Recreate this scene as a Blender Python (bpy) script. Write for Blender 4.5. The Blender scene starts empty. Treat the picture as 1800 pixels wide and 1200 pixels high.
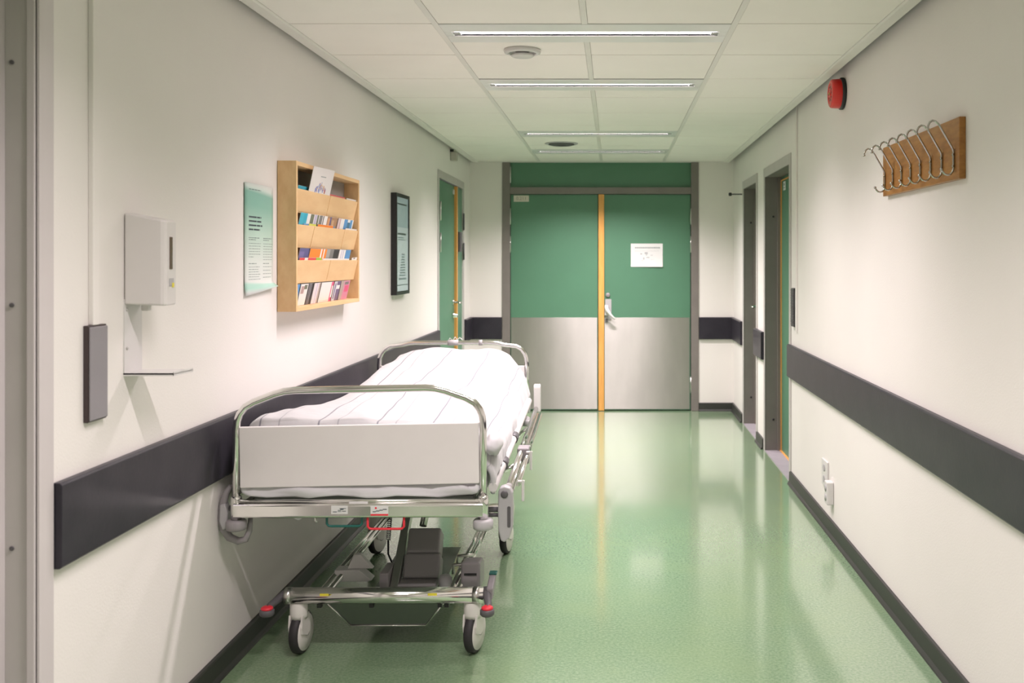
import bpy, math, random
from mathutils import Vector, Matrix, noise
random.seed(7)
sc = bpy.context.scene
C = sc.collection
PI = math.pi
# ---------------------------------------------------------------- camera
H = 1.45                       # eye height
cam = bpy.data.cameras.new('camera'); camo = bpy.data.objects.new('camera', cam); C.objects.link(camo)
camo.location = (0, 0, H); camo.rotation_euler = (PI/2, 0, 0)
cam.sensor_width = 36; cam.lens = 35.0
cam.shift_x = -(1078-900)/1800.0; cam.shift_y = -(600-457)/1800.0
cam.dof.use_dof = True; cam.dof.focus_distance = 4.3; cam.dof.aperture_fstop = 4.0
cam.clip_start = 0.05
sc.camera = camo
# ---------------------------------------------------------------- look
sc.view_settings.view_transform = 'Standard'; sc.view_settings.look = 'None'
sc.view_settings.gamma = 1; sc.view_settings.use_curve_mapping = False
sc.view_settings.exposure = 0.14
w = bpy.data.worlds.new('world'); sc.world = w; w.use_nodes = True
w.node_tree.nodes['Background'].inputs[0].default_value = (.8, .85, .8, 1)
w.node_tree.nodes['Background'].inputs[1].default_value = .15
CEIL = 2.394; YE = 9.575; XL = -1.378; XR = 1.156; YB = -4.2
LUMX = (-.713, .485)           # the two long ceiling bars
LUM = [(3.98, 35), (5.20, 35), (7.28, 44), (8.49, 54), (1.87, 36), (-.25, 36), (-2.4, 28)]   # luminaire start y, watts
for y0, pw in LUM:
    l = bpy.data.lights.new('luminaire_light', 'AREA'); l.shape = 'RECTANGLE'
    l.size = 1.08; l.size_y = .072; l.energy = pw; l.color = (1, .868, .905); l.spread = math.radians(135 if y0 < 6 else 127)
    o = bpy.data.objects.new('luminaire_light', l); C.objects.link(o)
    o.location = (sum(LUMX)/2, y0+.165, CEIL+.006)

# ---------------------------------------------------------------- materials
MATS = {}
def mat(name, col, rough=.5, metal=0, bump=0, bscale=60, vary=0, vscale=8, coat=0, stretch=None, col2=None, spec=.5, emit=0, sheen=0):
    if name in MATS: return MATS[name]
    m = bpy.data.materials.new(name); m.use_nodes = True; nt = m.node_tree; b = nt.nodes['Principled BSDF']
    b.inputs['Base Color'].default_value = (*col, 1); b.inputs['Roughness'].default_value = rough
    b.inputs['Metallic'].default_value = metal; b.inputs['Coat Weight'].default_value = coat
    b.inputs['Coat Roughness'].default_value = .15; b.inputs['Specular IOR Level'].default_value = spec
    if sheen: b.inputs['Sheen Weight'].default_value = sheen
    tc = nt.nodes.new('ShaderNodeTexCoord'); mp = nt.nodes.new('ShaderNodeMapping')
    nt.links.new(tc.outputs['Object'], mp.inputs[0])
    if stretch: mp.inputs['Scale'].default_value = stretch
    n = nt.nodes.new('ShaderNodeTexNoise'); n.inputs['Scale'].default_value = vscale; n.inputs['Detail'].default_value = 4
    nt.links.new(mp.outputs[0], n.inputs['Vector'])
    mx = nt.nodes.new('ShaderNodeMix'); mx.data_type = 'RGBA'
    c2 = col2 if col2 else tuple(max(0, c*(1-max(vary, .03))) for c in col)
    mx.inputs[6].default_value = (*col, 1); mx.inputs[7].default_value = (*c2, 1)
    rm = nt.nodes.new('ShaderNodeMapRange'); rm.inputs[1].default_value = .35; rm.inputs[2].default_value = .65
    nt.links.new(n.outputs[0], rm.inputs[0]); nt.links.new(rm.outputs[0], mx.inputs[0])
    nt.links.new(mx.outputs[2], b.inputs['Base Color'])
    if bump:
        n2 = nt.nodes.new('ShaderNodeTexNoise'); n2.inputs['Scale'].default_value = bscale; n2.inputs['Detail'].default_value = 3
        nt.links.new(mp.outputs[0], n2.inputs['Vector'])
        bp = nt.nodes.new('ShaderNodeBump'); bp.inputs['Strength'].default_value = bump; bp.inputs['Distance'].default_value = .01
        nt.links.new(n2.outputs[0], bp.inputs['Height']); nt.links.new(bp.outputs[0], b.inputs['Normal'])
    if emit:
        b.inputs['Emission Color'].default_value = (*col, 1); b.inputs['Emission Strength'].default_value = emit
    MATS[name] = m; return m

wall_m = mat('wall_paint', (.80, .77, .735), .55, vary=.025, vscale=1.5, bump=.06, bscale=140)
tile_m = mat('ceiling_tile', (.90, .865, .82), .85, vary=.03, vscale=2.5, bump=.05, bscale=300)
bar_m = mat('grid_white', (.78, .755, .72), .45)
void_m = mat('ceiling_void', (.12, .11, .09), .9)
house_m = mat('luminaire_white', (.80, .80, .79), .3)
lamp_m = mat('lamp_diffuser', (1, .97, .95), .5, emit=5)
louvre_m = mat('louvre_metal', (.85, .85, .85), .15, metal=1)
frame_m = mat('door_frame_grey', (.20, .18, .165), .45, vary=.08)
flight_m = mat('frame_light_grey', (.50, .475, .455), .4, vary=.05)
green_m = mat('door_green', (.088, .215, .132), .42, vary=.05, vscale=3, bump=.03, bscale=50)
steel_m = mat('kick_steel', (.46, .44, .42), .38, metal=.9, vary=.10, vscale=3, stretch=(2, 2, .6))
def brushed(m):
    nt = m.node_tree; b = nt.nodes['Principled BSDF']; t = nt.nodes.new('ShaderNodeTangent'); t.direction_type = 'RADIAL'; t.axis = 'Z'
    b.inputs['Anisotropic'].default_value = .92; b.inputs['Anisotropic Rotation'].default_value = .25
    nt.links.new(t.outputs[0], b.inputs['Tangent'])
brushed(steel_m)
oak_m = mat('edge_wood', (.78, .40, .11), .4, col2=(.68, .32, .08), stretch=(8, 8, .6))
birch_m = mat('birch_wood', (.80, .55, .29), .45, col2=(.74, .48, .24), vscale=6, stretch=(6, .8, 3))
beech_m = mat('coat_board_wood', (.42, .19, .042), .35, col2=(.31, .125, .025), vscale=5, stretch=(6, 3, 14))
rail_m = mat('wall_guard_rubber', (.024, .022, .030), .36, vary=.25, vscale=7, col2=(.034, .031, .040), bump=.03, spec=.3)
base_m = mat('baseboard_rubber', (.028, .030, .026), .45)
chrome_m = mat('chrome', (.78, .77, .75), .12, metal=1)
satin_m = mat('satin_steel', (.62, .61, .59), .28, metal=1)
wht_m = mat('white_plastic', (.66, .645, .63), .35)
panel_m = mat('bed_panel', (.78, .74, .735), .32)
grey_m = mat('grey_plastic', (.27, .25, .26), .45)
mid_m = mat('mid_grey_plastic', (.42, .41, .42), .4)
motor_m = mat('motor_grey', (.21, .20, .20), .45)
dgrey_m = mat('dark_grey_plastic', (.10, .095, .10), .5)
black_m = mat('black_plastic', (.012, .012, .013), .4)
red_m = mat('alarm_red', (.70, .015, .01), .3, coat=.3)
redp_m = mat('pedal_red', (.75, .03, .05), .4)
teal_m = mat('green_rod', (.01, .12, .10), .4)
yel_m = mat('yellow_sticker', (.75, .65, .05), .5)
cloth_m = mat('sheet_cotton', (.62, .615, .63), .9, vary=.03, bump=.12, bscale=18, sheen=.2)
paper_m = mat('paper', (.70, .70, .69), .7)
ink_m = mat('ink', (.05, .07, .08), .7)
inkl_m = mat('ink_light', (.30, .33, .33), .7)
thr_m = mat('threshold_grey', (.36, .33, .36), .4, vary=.1)
dispw_m = mat('dispenser_plastic', (.70, .67, .655), .35)
tyre_m = mat('tyre_rubber', (.025, .022, .025), .6)
hub_m = mat('wheel_hub', (.70, .68, .64), .4)
brown_m = mat('brown_window', (.09, .035, .02), .2)

def floor_mat():
    m = bpy.data.materials.new('linoleum_green'); m.use_nodes = True; nt = m.node_tree; b = nt.nodes['Principled BSDF']
    tc = nt.nodes.new('ShaderNodeTexCoord')
    n1 = nt.nodes.new('ShaderNodeTexNoise'); n1.inputs['Scale'].default_value = 90; n1.inputs['Detail'].default_value = 5; n1.inputs['Roughness'].default_value = .7
    n2 = nt.nodes.new('ShaderNodeTexNoise'); n2.inputs['Scale'].default_value = 3.5; n2.inputs['Detail'].default_value = 4
    for n in (n1, n2): nt.links.new(tc.outputs['Object'], n.inputs['Vector'])
    r1 = nt.nodes.new('ShaderNodeValToRGB'); e = r1.color_ramp.elements
    e[0].position = .36; e[0].color = (.145, .245, .135, 1); e[1].position = .64; e[1].color = (.245, .350, .215, 1)
    nt.links.new(n1.outputs[0], r1.inputs[0])
    mx = nt.nodes.new('ShaderNodeMix'); mx.data_type = 'RGBA'; mx.inputs[7].default_value = (.225, .325, .165, 1)
    rr = nt.nodes.new('ShaderNodeMapRange'); rr.inputs[1].default_value = .4; rr.inputs[2].default_value = .7; rr.inputs[4].default_value = .4
    nt.links.new(n2.outputs[0], rr.inputs[0]); nt.links.new(rr.outputs[0], mx.inputs[0])
    nt.links.new(r1.outputs[0], mx.inputs[6]); nt.links.new(mx.outputs[2], b.inputs['Base Color'])
    r2 = nt.nodes.new('ShaderNodeMapRange'); r2.inputs[1].default_value = .3; r2.inputs[2].default_value = .7; r2.inputs[3].default_value = .17; r2.inputs[4].default_value = .20
    nt.links.new(n2.outputs[0], r2.inputs[0]); nt.links.new(r2.outputs[0], b.inputs['Roughness'])
    b.inputs['Coat Weight'].default_value = .9; b.inputs['Coat Roughness'].default_value = .10; b.inputs['Coat IOR'].default_value = 1.5
    bp = nt.nodes.new('ShaderNodeBump'); bp.inputs['Strength'].default_value = .03; bp.inputs['Distance'].default_value = .002
    nt.links.new(n1.outputs[0], bp.inputs['Height']); nt.links.new(bp.outputs[0], b.inputs['Normal'])
    return m
floor_m = floor_mat()

def duvet_mat():
    m = bpy.data.materials.new('striped_duvet_cotton'); m.use_nodes = True; nt = m.node_tree; b = nt.nodes['Principled BSDF']
    b.inputs['Roughness'].default_value = .9; b.inputs['Sheen Weight'].default_value = .2
    tc = nt.nodes.new('ShaderNodeTexCoord'); sp = nt.nodes.new('ShaderNodeSeparateXYZ')
    uv = nt.nodes.new('ShaderNodeAttribute'); uv.attribute_name = 'stripe'      # distance across the cloth
    def mth(op, a, bb=None):
        n = nt.nodes.new('ShaderNodeMath'); n.operation = op
        if hasattr(a, 'links'): nt.links.new(a, n.inputs[0])
        else: n.inputs[0].default_value = a
        if bb is not None:
            if hasattr(bb, 'links'): nt.links.new(bb, n.inputs[1])
            else: n.inputs[1].default_value = bb
        return n.outputs[0]
    f = mth('FRACT', mth('DIVIDE', mth('ADD', uv.outputs['Fac'], 2.07), .20))
    d1 = mth('LESS_THAN', mth('ABSOLUTE', mth('SUBTRACT', f, .5)), .015)
    d2 = mth('LESS_THAN', mth('ABSOLUTE', mth('SUBTRACT', f, .83)), .012)
    s = mth('ADD', mth('MULTIPLY', d1, 1.0), mth('MULTIPLY', d2, .55))
    mx = nt.nodes.new('ShaderNodeMix'); mx.data_type = 'RGBA'; mx.inputs[6].default_value = (.51, .505, .515, 1); mx.inputs[7].default_value = (.22, .22, .25, 1)
    nt.links.new(s, mx.inputs[0]); nt.links.new(mx.outputs[2], b.inputs['Base Color'])
    n2 = nt.nodes.new('ShaderNodeTexNoise'); n2.inputs['Scale'].default_value = 12; n2.inputs['Detail'].default_value = 3
    nt.links.new(tc.outputs['Object'], n2.inputs['Vector'])
    bp = nt.nodes.new('ShaderNodeBump'); bp.inputs['Strength'].default_value = .25; bp.inputs['Distance'].default_value = .02
    nt.links.new(n2.outputs[0], bp.inputs['Height']); nt.links.new(bp.outputs[0], b.inputs['Normal'])
    return m
duvet_m = duvet_mat()

def flat(name, col, rough=.5): return mat('print_'+name, col, rough)

# ---------------------------------------------------------------- mesh helpers
ORG = {}
class MB:
    def __init__(s): s.v = []; s.f = []; s.mi = []; s.sm = []; s.mats = []
    def _m(s, m):
        if m is None: return 0
        if m not in s.mats: s.mats.append(m)
        return s.mats.index(m)
    def add(s, vs, fs, m=None, smooth=False):
        k = len(s.v); s.v += [Vector(p) for p in vs]; i = s._m(m)
        for f in fs: s.f.append(tuple(k+a for a in f)); s.mi.append(i); s.sm.append(smooth)
        return s
    def box(s, x0, x1, y0, y1, z0, z1, m=None, T=None):
        x0, x1 = sorted((x0, x1)); y0, y1 = sorted((y0, y1)); z0, z1 = sorted((z0, z1))
        vs = [Vector(p) for p in ((x0,y0,z0),(x1,y0,z0),(x1,y1,z0),(x0,y1,z0),(x0,y0,z1),(x1,y0,z1),(x1,y1,z1),(x0,y1,z1))]
        if T: vs = [T @ p for p in vs]
        return s.add(vs, [(0,3,2,1),(4,5,6,7),(0,1,5,4),(1,2,6,5),(2,3,7,6),(3,0,4,7)], m)
    def prism(s, poly, axis, a, b, m=None, smooth=False):
        # poly: 2D points; axis 'x': (y,z)  'y': (x,z)  'z': (x,y)
        def P(p, t): return {'x': (t, p[0], p[1]), 'y': (p[0], t, p[1]), 'z': (p[0], p[1], t)}[axis]
        n = len(poly); vs = [P(p, a) for p in poly]+[P(p, b) for p in poly]
        area = sum(poly[i][0]*poly[(i+1) % n][1]-poly[(i+1) % n][0]*poly[i][1] for i in range(n))
        flip = (area > 0) == (axis != 'y'); flip = flip if b > a else not flip
        fs = [tuple(range(n)), tuple(range(2*n-1, n-1, -1))]+[(i, n+i, n+(i+1) % n, (i+1) % n) for i in range(n)]
        if flip: fs = [tuple(reversed(f)) for f in fs]
        return s.add(vs, fs, m, smooth)
    def tube(s, pts, r, n=12, m=None, closed=False, rs=None):
        pts = [Vector(p) for p in pts]; N = len(pts); rings = []
        up = None
        for i, p in enumerate(pts):
            a = pts[(i-1) % N] if (closed or i > 0) else p
            b = pts[(i+1) % N] if (closed or i < N-1) else p
            d = (b-a).normalized()
            if up is None:
                up = Vector((0, 0, 1)) if abs(d.z) < .9 else Vector((1, 0, 0))
            u = (up-d*up.dot(d)).normalized(); up = u; w_ = d.cross(u)
            rr = rs[i] if rs else r
            rings.append([p+(u*math.cos(t)+w_*math.sin(t))*rr for t in [2*PI*k/n for k in range(n)]])
        vs = [q for ring in rings for q in ring]; fs = []
        for i in range(N if closed else N-1):
            j = (i+1) % N
            for k in range(n): fs.append((i*n+k, i*n+(k+1) % n, j*n+(k+1) % n, j*n+k))
        s.add(vs, fs, m, True)
        if not closed:
            k0 = len(s.v)-N*n
            s.f.append(tuple(k0+k for k in reversed(range(n)))); s.mi.append(s._m(m)); s.sm.append(False)
            s.f.append(tuple(k0+(N-1)*n+k for k in range(n))); s.mi.append(s._m(m)); s.sm.append(False)
        return s
    def lathe(s, prof, T, n=32, m=None, smooth=True):
        # prof: (r, h) pairs about local z; T places it
        vs = []; fs = []
        for r, h in prof:
            for k in range(n): vs.append(T @ Vector((r*math.cos(2*PI*k/n), r*math.sin(2*PI*k/n), h)))
        for i in range(len(prof)-1):
            for k in range(n): fs.append((i*n+k, i*n+(k+1) % n, (i+1)*n+(k+1) % n, (i+1)*n+k))
        fs.append(tuple(reversed(range(n)))); fs.append(tuple((len(prof)-1)*n+k for k in range(n)))
        return s.add(vs, fs, m, smooth)
    def build(s, name, m=None, parent=None, bevel=0, seg=2, T=None):
        if m is not None and not s.mats: s.mats = [m]
        elif m is not None: s.mats = [m]+s.mats; 
        vs = s.v
        if T is not None: vs = [T @ p for p in vs]
        if parent is not None: org = ORG[parent.name]
        else:
            xs = [p.x for p in vs]; ys = [p.y for p in vs]; zs = [p.z for p in vs]
            org = Vector(((min(xs)+max(xs))/2, (min(ys)+max(ys))/2, min(zs)))
        me = bpy.data.meshes.new(name); me.from_pydata([p-org for p in vs], [], s.f)
        for q in s.mats: me.materials.append(q)
        for i, p in enumerate(me.polygons): p.material_index = s.mi[i]; p.use_smooth = s.sm[i]
        me.update()
        o = bpy.data.objects.new(name, me); C.objects.link(o)
        if parent is not None: o.parent = parent; ORG[o.name] = org
        else: o.location = org; ORG[o.name] = org
        if bevel:
            b = o.modifiers.new('bevel', 'BEVEL'); b.width = bevel; b.segments = seg; b.limit_method = 'ANGLE'; b.angle_limit = math.radians(40); b.harden_normals = False
        return o
def _split(s, name, m=None, parent=None, **k):
    n = len(s.v); p = list(range(n))
    def fd(a):
        while p[a] != a: p[a] = p[p[a]]; a = p[a]
        return a
    for f in s.f:
        for a in f[1:]: p[fd(a)] = fd(f[0])
    gr = {}
    for i, f in enumerate(s.f): gr.setdefault(fd(f[0]), []).append(i)
    out = []
    for idx in gr.values():
        b = MB(); used = sorted({a for i in idx for a in s.f[i]}); mp = {a: j for j, a in enumerate(used)}
        b.v = [s.v[a] for a in used]; b.f = [tuple(mp[a] for a in s.f[i]) for i in idx]; b.mi = [0]*len(idx); b.sm = [s.sm[i] for i in idx]
        out.append(b.build(name, m, parent, **k))
    return out
MB.split = _split
def mb(): return MB()
class MB2(MB):                     # first material is the base one given at build
    pass
def thing(name, label, cat, loc, group=None, rz=0, local=False):
    o = bpy.data.objects.new(name, None); C.objects.link(o); o.location = loc; o.rotation_euler = (0, 0, rz)
    o.empty_display_size = .1
    o['label'] = label; o['category'] = cat
    if group: o['group'] = group
    ORG[o.name] = Vector((0, 0, 0)) if local else Vector(loc)
    return o
def tag(o, label, cat, group=None):
    o['label'] = label; o['category'] = cat
    if group: o['group'] = group
    return o
def struct(o, label=None, cat=None):
    o['kind'] = 'structure'
    if label: o['label'] = label
    if cat: o['category'] = cat
    return o
def Tm(loc, axis=None, ang=0):
    m = Matrix.Translation(Vector(loc))
    if axis: m = m @ Matrix.Rotation(ang, 4, axis)
    return m
TX = lambda loc: Matrix.Translation(Vector(loc)) @ Matrix.Rotation(PI/2, 4, 'Y')      # lathe axis along +x
TXn = lambda loc: Matrix.Translation(Vector(loc)) @ Matrix.Rotation(-PI/2, 4, 'Y')    # along -x
TYn = lambda loc: Matrix.Translation(Vector(loc)) @ Matrix.Rotation(PI/2, 4, 'X')     # along -y
def arc(c, r, a0, a1, n=8): return [(c[0]+r*math.cos(a0+(a1-a0)*i/n), c[1]+r*math.sin(a0+(a1-a0)*i/n)) for i in range(n+1)]
def rrect(x0, x1, y0, y1, r, n=4):
    return arc((x1-r, y1-r), r, 0, PI/2, n)+arc((x0+r, y1-r), r, PI/2, PI, n)+arc((x0+r, y0+r), r, PI, 1.5*PI, n)+arc((x1-r, y0+r), r, 1.5*PI, 2*PI, n)
def text_into(b, txt, size, T, m):
    cu = bpy.data.curves.new('t', 'FONT'); cu.body = txt; cu.size = size; cu.align_x = 'CENTER'; cu.align_y = 'CENTER'; cu.extrude = .0004
    o = bpy.data.objects.new('t', cu); C.objects.link(o)
    dg = bpy.context.evaluated_depsgraph_get(); me = bpy.data.meshes.new_from_object(o.evaluated_get(dg))
    b.add([T @ v.co for v in me.vertices], [tuple(p.vertices) for p in me.polygons], m)
    bpy.data.objects.remove(o); bpy.data.curves.remove(cu); bpy.data.meshes.remove(me)

# ================================================================ SETTING
# ---- floor
struct(mb().box(XL-.3, XR+.3, YB-.2, YE+.3, -.1, 0).build('floor', floor_m))
# ---- walls
b = mb()
def wall_side(b, xa, xb, holes, hz):
    ys = YB
    for y0, y1, top in holes:
        b.box(xa, xb, ys, y0, 0, 2.6); b.box(xa, xb, y0, y1, top, 2.6); ys = y1
    b.box(xa, xb, ys, YE, 0, 2.6)
wall_side(b, XL, XL-.2, [(1.40, 2.38, 2.148), (7.86, 9.11, 2.12)], 0); struct(b.build('wall_left', wall_m))
b = mb(); wall_side(b, XR, XR+.2, [(6.52, 7.585, 2.085), (8.02, 8.815, 2.085)], 0); struct(b.build('wall_right', wall_m))
# end wall: piers left and right of the double door
DX0, DX1 = -1.067, .8207
b = mb(); b.box(XL-.2, DX0, YE, YE+.2, 0, 2.6); b.box(DX1, XR+.2, YE, YE+.2, 0, 2.6); b.box(DX0, DX1, YE, YE+.2, CEIL-.004, 2.6)
b.box(DX0, DX1, YE+.16, YE+.2, 0, CEIL); struct(b.build('wall_end', wall_m))
struct(mb().box(XL-.2, XR+.2, YB-.15, YB, 0, 2.6).build('wall_back', wall_m))
# ---- ceiling: tiles with fine joints over a dark void, long T bars, edge trim
cl = struct(mb().box(XL-.2, XR+.2, YB-.15, YE+.2, 2.6, 2.7).build('ceiling', void_m))
TL, TR = -1.348, 1.112         # outer edges of the edge trim (a shadow gap remains to the walls)
b = mb(); g = .005
lumr = [(y0, y0+.33) for y0, p in LUM]
ends = [3.98+.602*k for k in range(-14, 9)]+[YE-.035]
lum_cut = {round(y0, 2) for y0, p in LUM}
cols = [(TL+.052, LUMX[0]-.012), (LUMX[0]+.012, sum(LUMX)/2-.012), (sum(LUMX)/2+.012, LUMX[1]-.012), (LUMX[1]+.012, TR-.052)]
tys = [YB+.06]+[e for e in ends if e > YB+.1]
def cut(y0, y1):               # remove the luminaires from a strip of tile
    seg = [(y0, y1)]
    for a, c in lumr:
        out = []
        for p, q in seg:
            if c <= p or a >= q: out.append((p, q)); continue
            if a-p > .01: out.append((p, a))
            if q-c > .01: out.append((c, q))
        seg = out
    return seg
for ci, (x0, x1) in enumerate(cols):
    for i in range(len(tys)-1):
        for p, q in (cut(tys[i], tys[i+1]) if ci in (1, 2) else [(tys[i], tys[i+1])]):
            if q-p > .03: b.box(x0+.0005, x1-.0005, p+g, q-g, CEIL, CEIL+.015)
b.build('ceiling_tiles', tile_m, cl, bevel=.0015, seg=1)
b = mb()
for x in LUMX: b.box(x-.0118, x+.0118, YB+.05, YE-.03, CEIL-.0015, CEIL+.03)
xm = sum(LUMX)/2
for p, q in cut(YB+.05, YE-.03): b.box(xm-.0118, xm+.0118, p, q, CEIL-.0015, CEIL+.03)
b.box(TL+.05, TR-.05, YB, YE, CEIL+.016, CEIL+.02, void_m) if False else None
b.build('ceiling_grid', bar_m, cl)
b = mb()
b.prism([(TL, CEIL-.008), (TL+.046, CEIL-.008), (TL+.052, CEIL-.002), (TL+.052, CEIL+.02), (TL, CEIL+.02)], 'y', YB, YE-.002)
b.prism([(TR, CEIL-.008), (TR-.046, CEIL-.008), (TR-.052, CEIL-.002), (TR-.052, CEIL+.02), (TR, CEIL+.02)], 'y', YB, YE-.002)
b.box(TL+.05, TR-.05, YE-.034, YE-.002, CEIL-.003, CEIL+.02)
b.build('edge_trim', bar_m, cl)
# ---- luminaires
for i, (y0, pw) in enumerate(LUM[:5]):
    nm = ['nearest of the four ceiling lights in view, with visible cross louvres', 'second ceiling light from the camera, just beyond the round air valve',
          'third ceiling light from the camera, just before the dark round diffuser', 'farthest ceiling light, beside the top of the green double door',
          'ceiling light above the hand sanitiser, before the one nearest in view'][i]
    t = thing('ceiling_light', 'recessed white strip light, '+nm, 'light', ((LUMX[0]+LUMX[1])/2, y0+.165, CEIL), 'recessed ceiling strip lights')
    x0, x1 = LUMX[0]+.012, LUMX[1]-.012; ya, yb = y0+.004, y0+.326; s0, s1 = y0+.127, y0+.203
    b = mb(); zc = CEIL-.003
    b.box(x0, x1, ya, s0, zc, zc+.01); b.box(x0, x1, s1, yb, zc, zc+.01)
    b.box(x0, x0+.035, s0, s1, zc, zc+.01); b.box(x1-.035, x1, s0, s1, zc, zc+.01)
    b.box(x0, x1, s0-.004, s0, zc, CEIL+.05); b.box(x0, x1, s1, s1+.004, zc, CEIL+.05)
    b.build('housing', house_m, t, bevel=.002, seg=1)
    b = mb(); b.box(x0+.01, x1-.01, s0, s1, CEIL+.032, CEIL+.036); b.build('lamp_diffuser', lamp_m, t)
    b = mb(); k = 0; xx = x0+.06
    while xx < x1-.05:
        b.box(xx-.0008, xx+.0008, s0, s1, CEIL-.002, CEIL+.004); xx += .048
    b.split('louvre', louvre_m, t)
    b = mb(); 
    for xa in (x0+.036, x1-.066): b.box(xa, xa+.03, s0+.012, s1-.012, CEIL-.001, CEIL+.004)
    b.split('end_cap', mid_m, t)
# ---- round air valve / diffuser in the ceiling
t = thing('ceiling_vent', 'round white air valve in the ceiling just beyond the nearest strip light', 'vent', (-.408, 4.47, CEIL))
T = Matrix.Translation((-.408, 4.47, CEIL)) @ Matrix.Rotation(PI, 4, 'X')
mb().lathe([(.082, 0), (.084, .006), (.080, .016), (.068, .020), (.060, .016), (.058, .004)], T, 40).build('ring', wht_m, t)
mb().lathe([(.030, -.002), (.030, .018), (.050, .022), (.052, .028), (.045, .033), (.02, .036)], T, 40).build('valve_cone', wht_m, t)
t = thing('ceiling_vent', 'dark slotted round diffuser in the ceiling between the two farthest strip lights', 'vent', (-.42, 8.06, CEIL))
T = Matrix.Translation((-.42, 8.06, CEIL)) @ Matrix.Rotation(PI, 4, 'X')
mb().lathe([(.135, 0), (.135, .003), (.12, .008), (.112, .003)], T, 40).build('ring', mid_m, t)
b = mb()
for r in (.10, .078, .056): b.lathe([(r, .0), (r+.004, .012), (r-.014, .016), (r-.014, .006)], T, 32)
b.split('louvre_ring', dgrey_m, t)
# ---- baseboards
def base_prof(xw, s): return [(xw, 0), (xw+s*.028, 0), (xw+s*.026, .007), (xw+s*.017, .018), (xw+s*.015, .075), (xw+s*.012, .08), (xw, .08)]
b = mb()
for y0, y1 in ((YB, 1.34), (2.44, 7.80), (9.17, YE)): b.prism(base_prof(XL, 1), 'y', y0, y1)
struct(b.build('baseboard_left', base_m))
b = mb()
for y0, y1 in ((YB, 6.46), (7.63, 7.965), (8.87, YE)): b.prism(base_prof(XR, -1), 'y', y0, y1)
struct(b.build('baseboard_right', base_m))
b = mb()
pf = [(YE, 0), (YE-.028, 0), (YE-.026, .007), (YE-.017, .018), (YE-.015, .075), (YE-.012, .08), (YE, .08)]
b.prism(pf, 'x', XL, DX0-.002); b.prism(pf, 'x', DX1+.002, XR); struct(b.build('baseboard_end', base_m))

# ---------------------------------------------------------------- doors
def hinge(parent, x, y, z, axis='x', m=satin_m, h=.145):
    b = mb().tube([(x, y, z-h/2), (x, y, z+h/2)], .0075, 10); b.tube([(x, y, z-h/2-.006), (x, y, z+h/2+.006)], .005, 8)
    return b.build('hinge', m, parent)
# end double door (door_1)
d = thing('door_1', '', '', (0, YE, 0)); del d['label'], d['category']; d['kind'] = 'structure'
ZT0, ZT1 = 2.085, 2.15
b = mb(); b.box(DX0, DX0+.075, YE-.012, YE+.16, 0, CEIL-.004); b.box(DX1-.072, DX1, YE-.012, YE+.16, 0, CEIL-.004); b.box(DX0+.075, DX1-.072, YE-.010, YE+.16, ZT0, ZT1)
b.build('frame', frame_m, d, bevel=.003)
mb().box(DX0+.075, DX1-.072, YE+.03, YE+.07, ZT1, CEIL-.004).build('overpanel', green_m, d)
xs0, xs1 = -.1425, -.0875     # the wooden meeting stile
lf = mb().box(DX0+.079, xs0-.006, YE+.012, YE+.055, .008, ZT0-.004).build('door_leaf', green_m, d, bevel=.002)
rf = mb().box(xs1, DX1-.078, YE+.012, YE+.055, .008, ZT0-.004).build('door_leaf', green_m, d, bevel=.002)
mb().box(xs0, xs1, YE-.012, YE+.055, .004, ZT0-.003).build('meeting_strip', oak_m, rf, bevel=.003)
mb().box(DX0+.084, xs0-.012, YE+.0095, YE+.012, .016, .897).build('kick_plate', steel_m, lf, bevel=.0008, seg=1)
mb().box(xs1+.004, DX1-.086, YE+.0095, YE+.012, .016, .897).build('kick_plate', steel_m, rf, bevel=.0008, seg=1)
for z in (1.87, 1.60): hinge(d, DX0+.077, YE-.001, z)
for z in (1.87, 1.60, .25): hinge(d, DX1-.074, YE-.001, z)
hinge(d, DX0+.077, YE-.001, 2.27)
b = mb(); b.lathe([(.021, 0), (.021, .012), (.018, .015)], TYn((-.052, YE+.012, 1.115)), 24); b.build('cylinder_cap', grey_m, rf)
b = mb(); b.prism(rrect(-.078, -.018, .88, 1.075, .006), 'y', YE+.012, YE+.002); lp = b.build('lock_plate', mid_m, rf)
b = mb(); b.box(-.082, -.048, YE-.028, YE+.006, .92, 1.015); b.tube([(-.066, YE-.03, 1.0), (-.06, YE-.045, .975), (-.03, YE-.052, .93), (0, YE-.05, .90), (.022, YE-.045, .885)], .014, 10, rs=[.019, .019, .014, .011, .009])
b.build('lever_handle', wht_m, rf, bevel=.004)
mb().box(-.078, -.052, YE-.004, YE+.01, .855, .885).build('latch', dgrey_m, rf)
# left double door (door_2)
def side_frame(b, xw, s, y0, y1, zt, wf, zi, dep, th=.006):
    # s=+1 frame stands on left wall, -1 on right wall: face bands + lining of the reveal
    xo = xw+s*th
    b.box(xw+s*.0005, xo, y0, y0+wf-.0005, 0, zt); b.box(xw+s*.0005, xo, y1-wf+.0005, y1, 0, zt); b.box(xw+s*.0005, xo, y0+wf-.0005, y1-wf+.0005, zi+.0005, zt)
def lining(b, xw, s, y0, y1, wf, zi, dep):
    t = .012
    b.box(xw-s*.002, xw-s*dep, y0+wf-t, y0+wf, 0, zi+t); b.box(xw-s*.002, xw-s*dep, y1-wf, y1-wf+t, 0, zi+t); b.box(xw-s*.002, xw-s*dep, y0+wf, y1-wf, zi, zi+t)
def structE(name, loc):
    d = thing(name, '', '', loc); del d['label'], d['category']; d['kind'] = 'structure'; return d
d = structE('door_2', (XL, 8.48, 0))
b = mb(); side_frame(b, XL, 1, 7.80, 9.17, 2.165, .06, 2.10, .03); b.build('frame', flight_m, d, bevel=.002)
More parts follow.
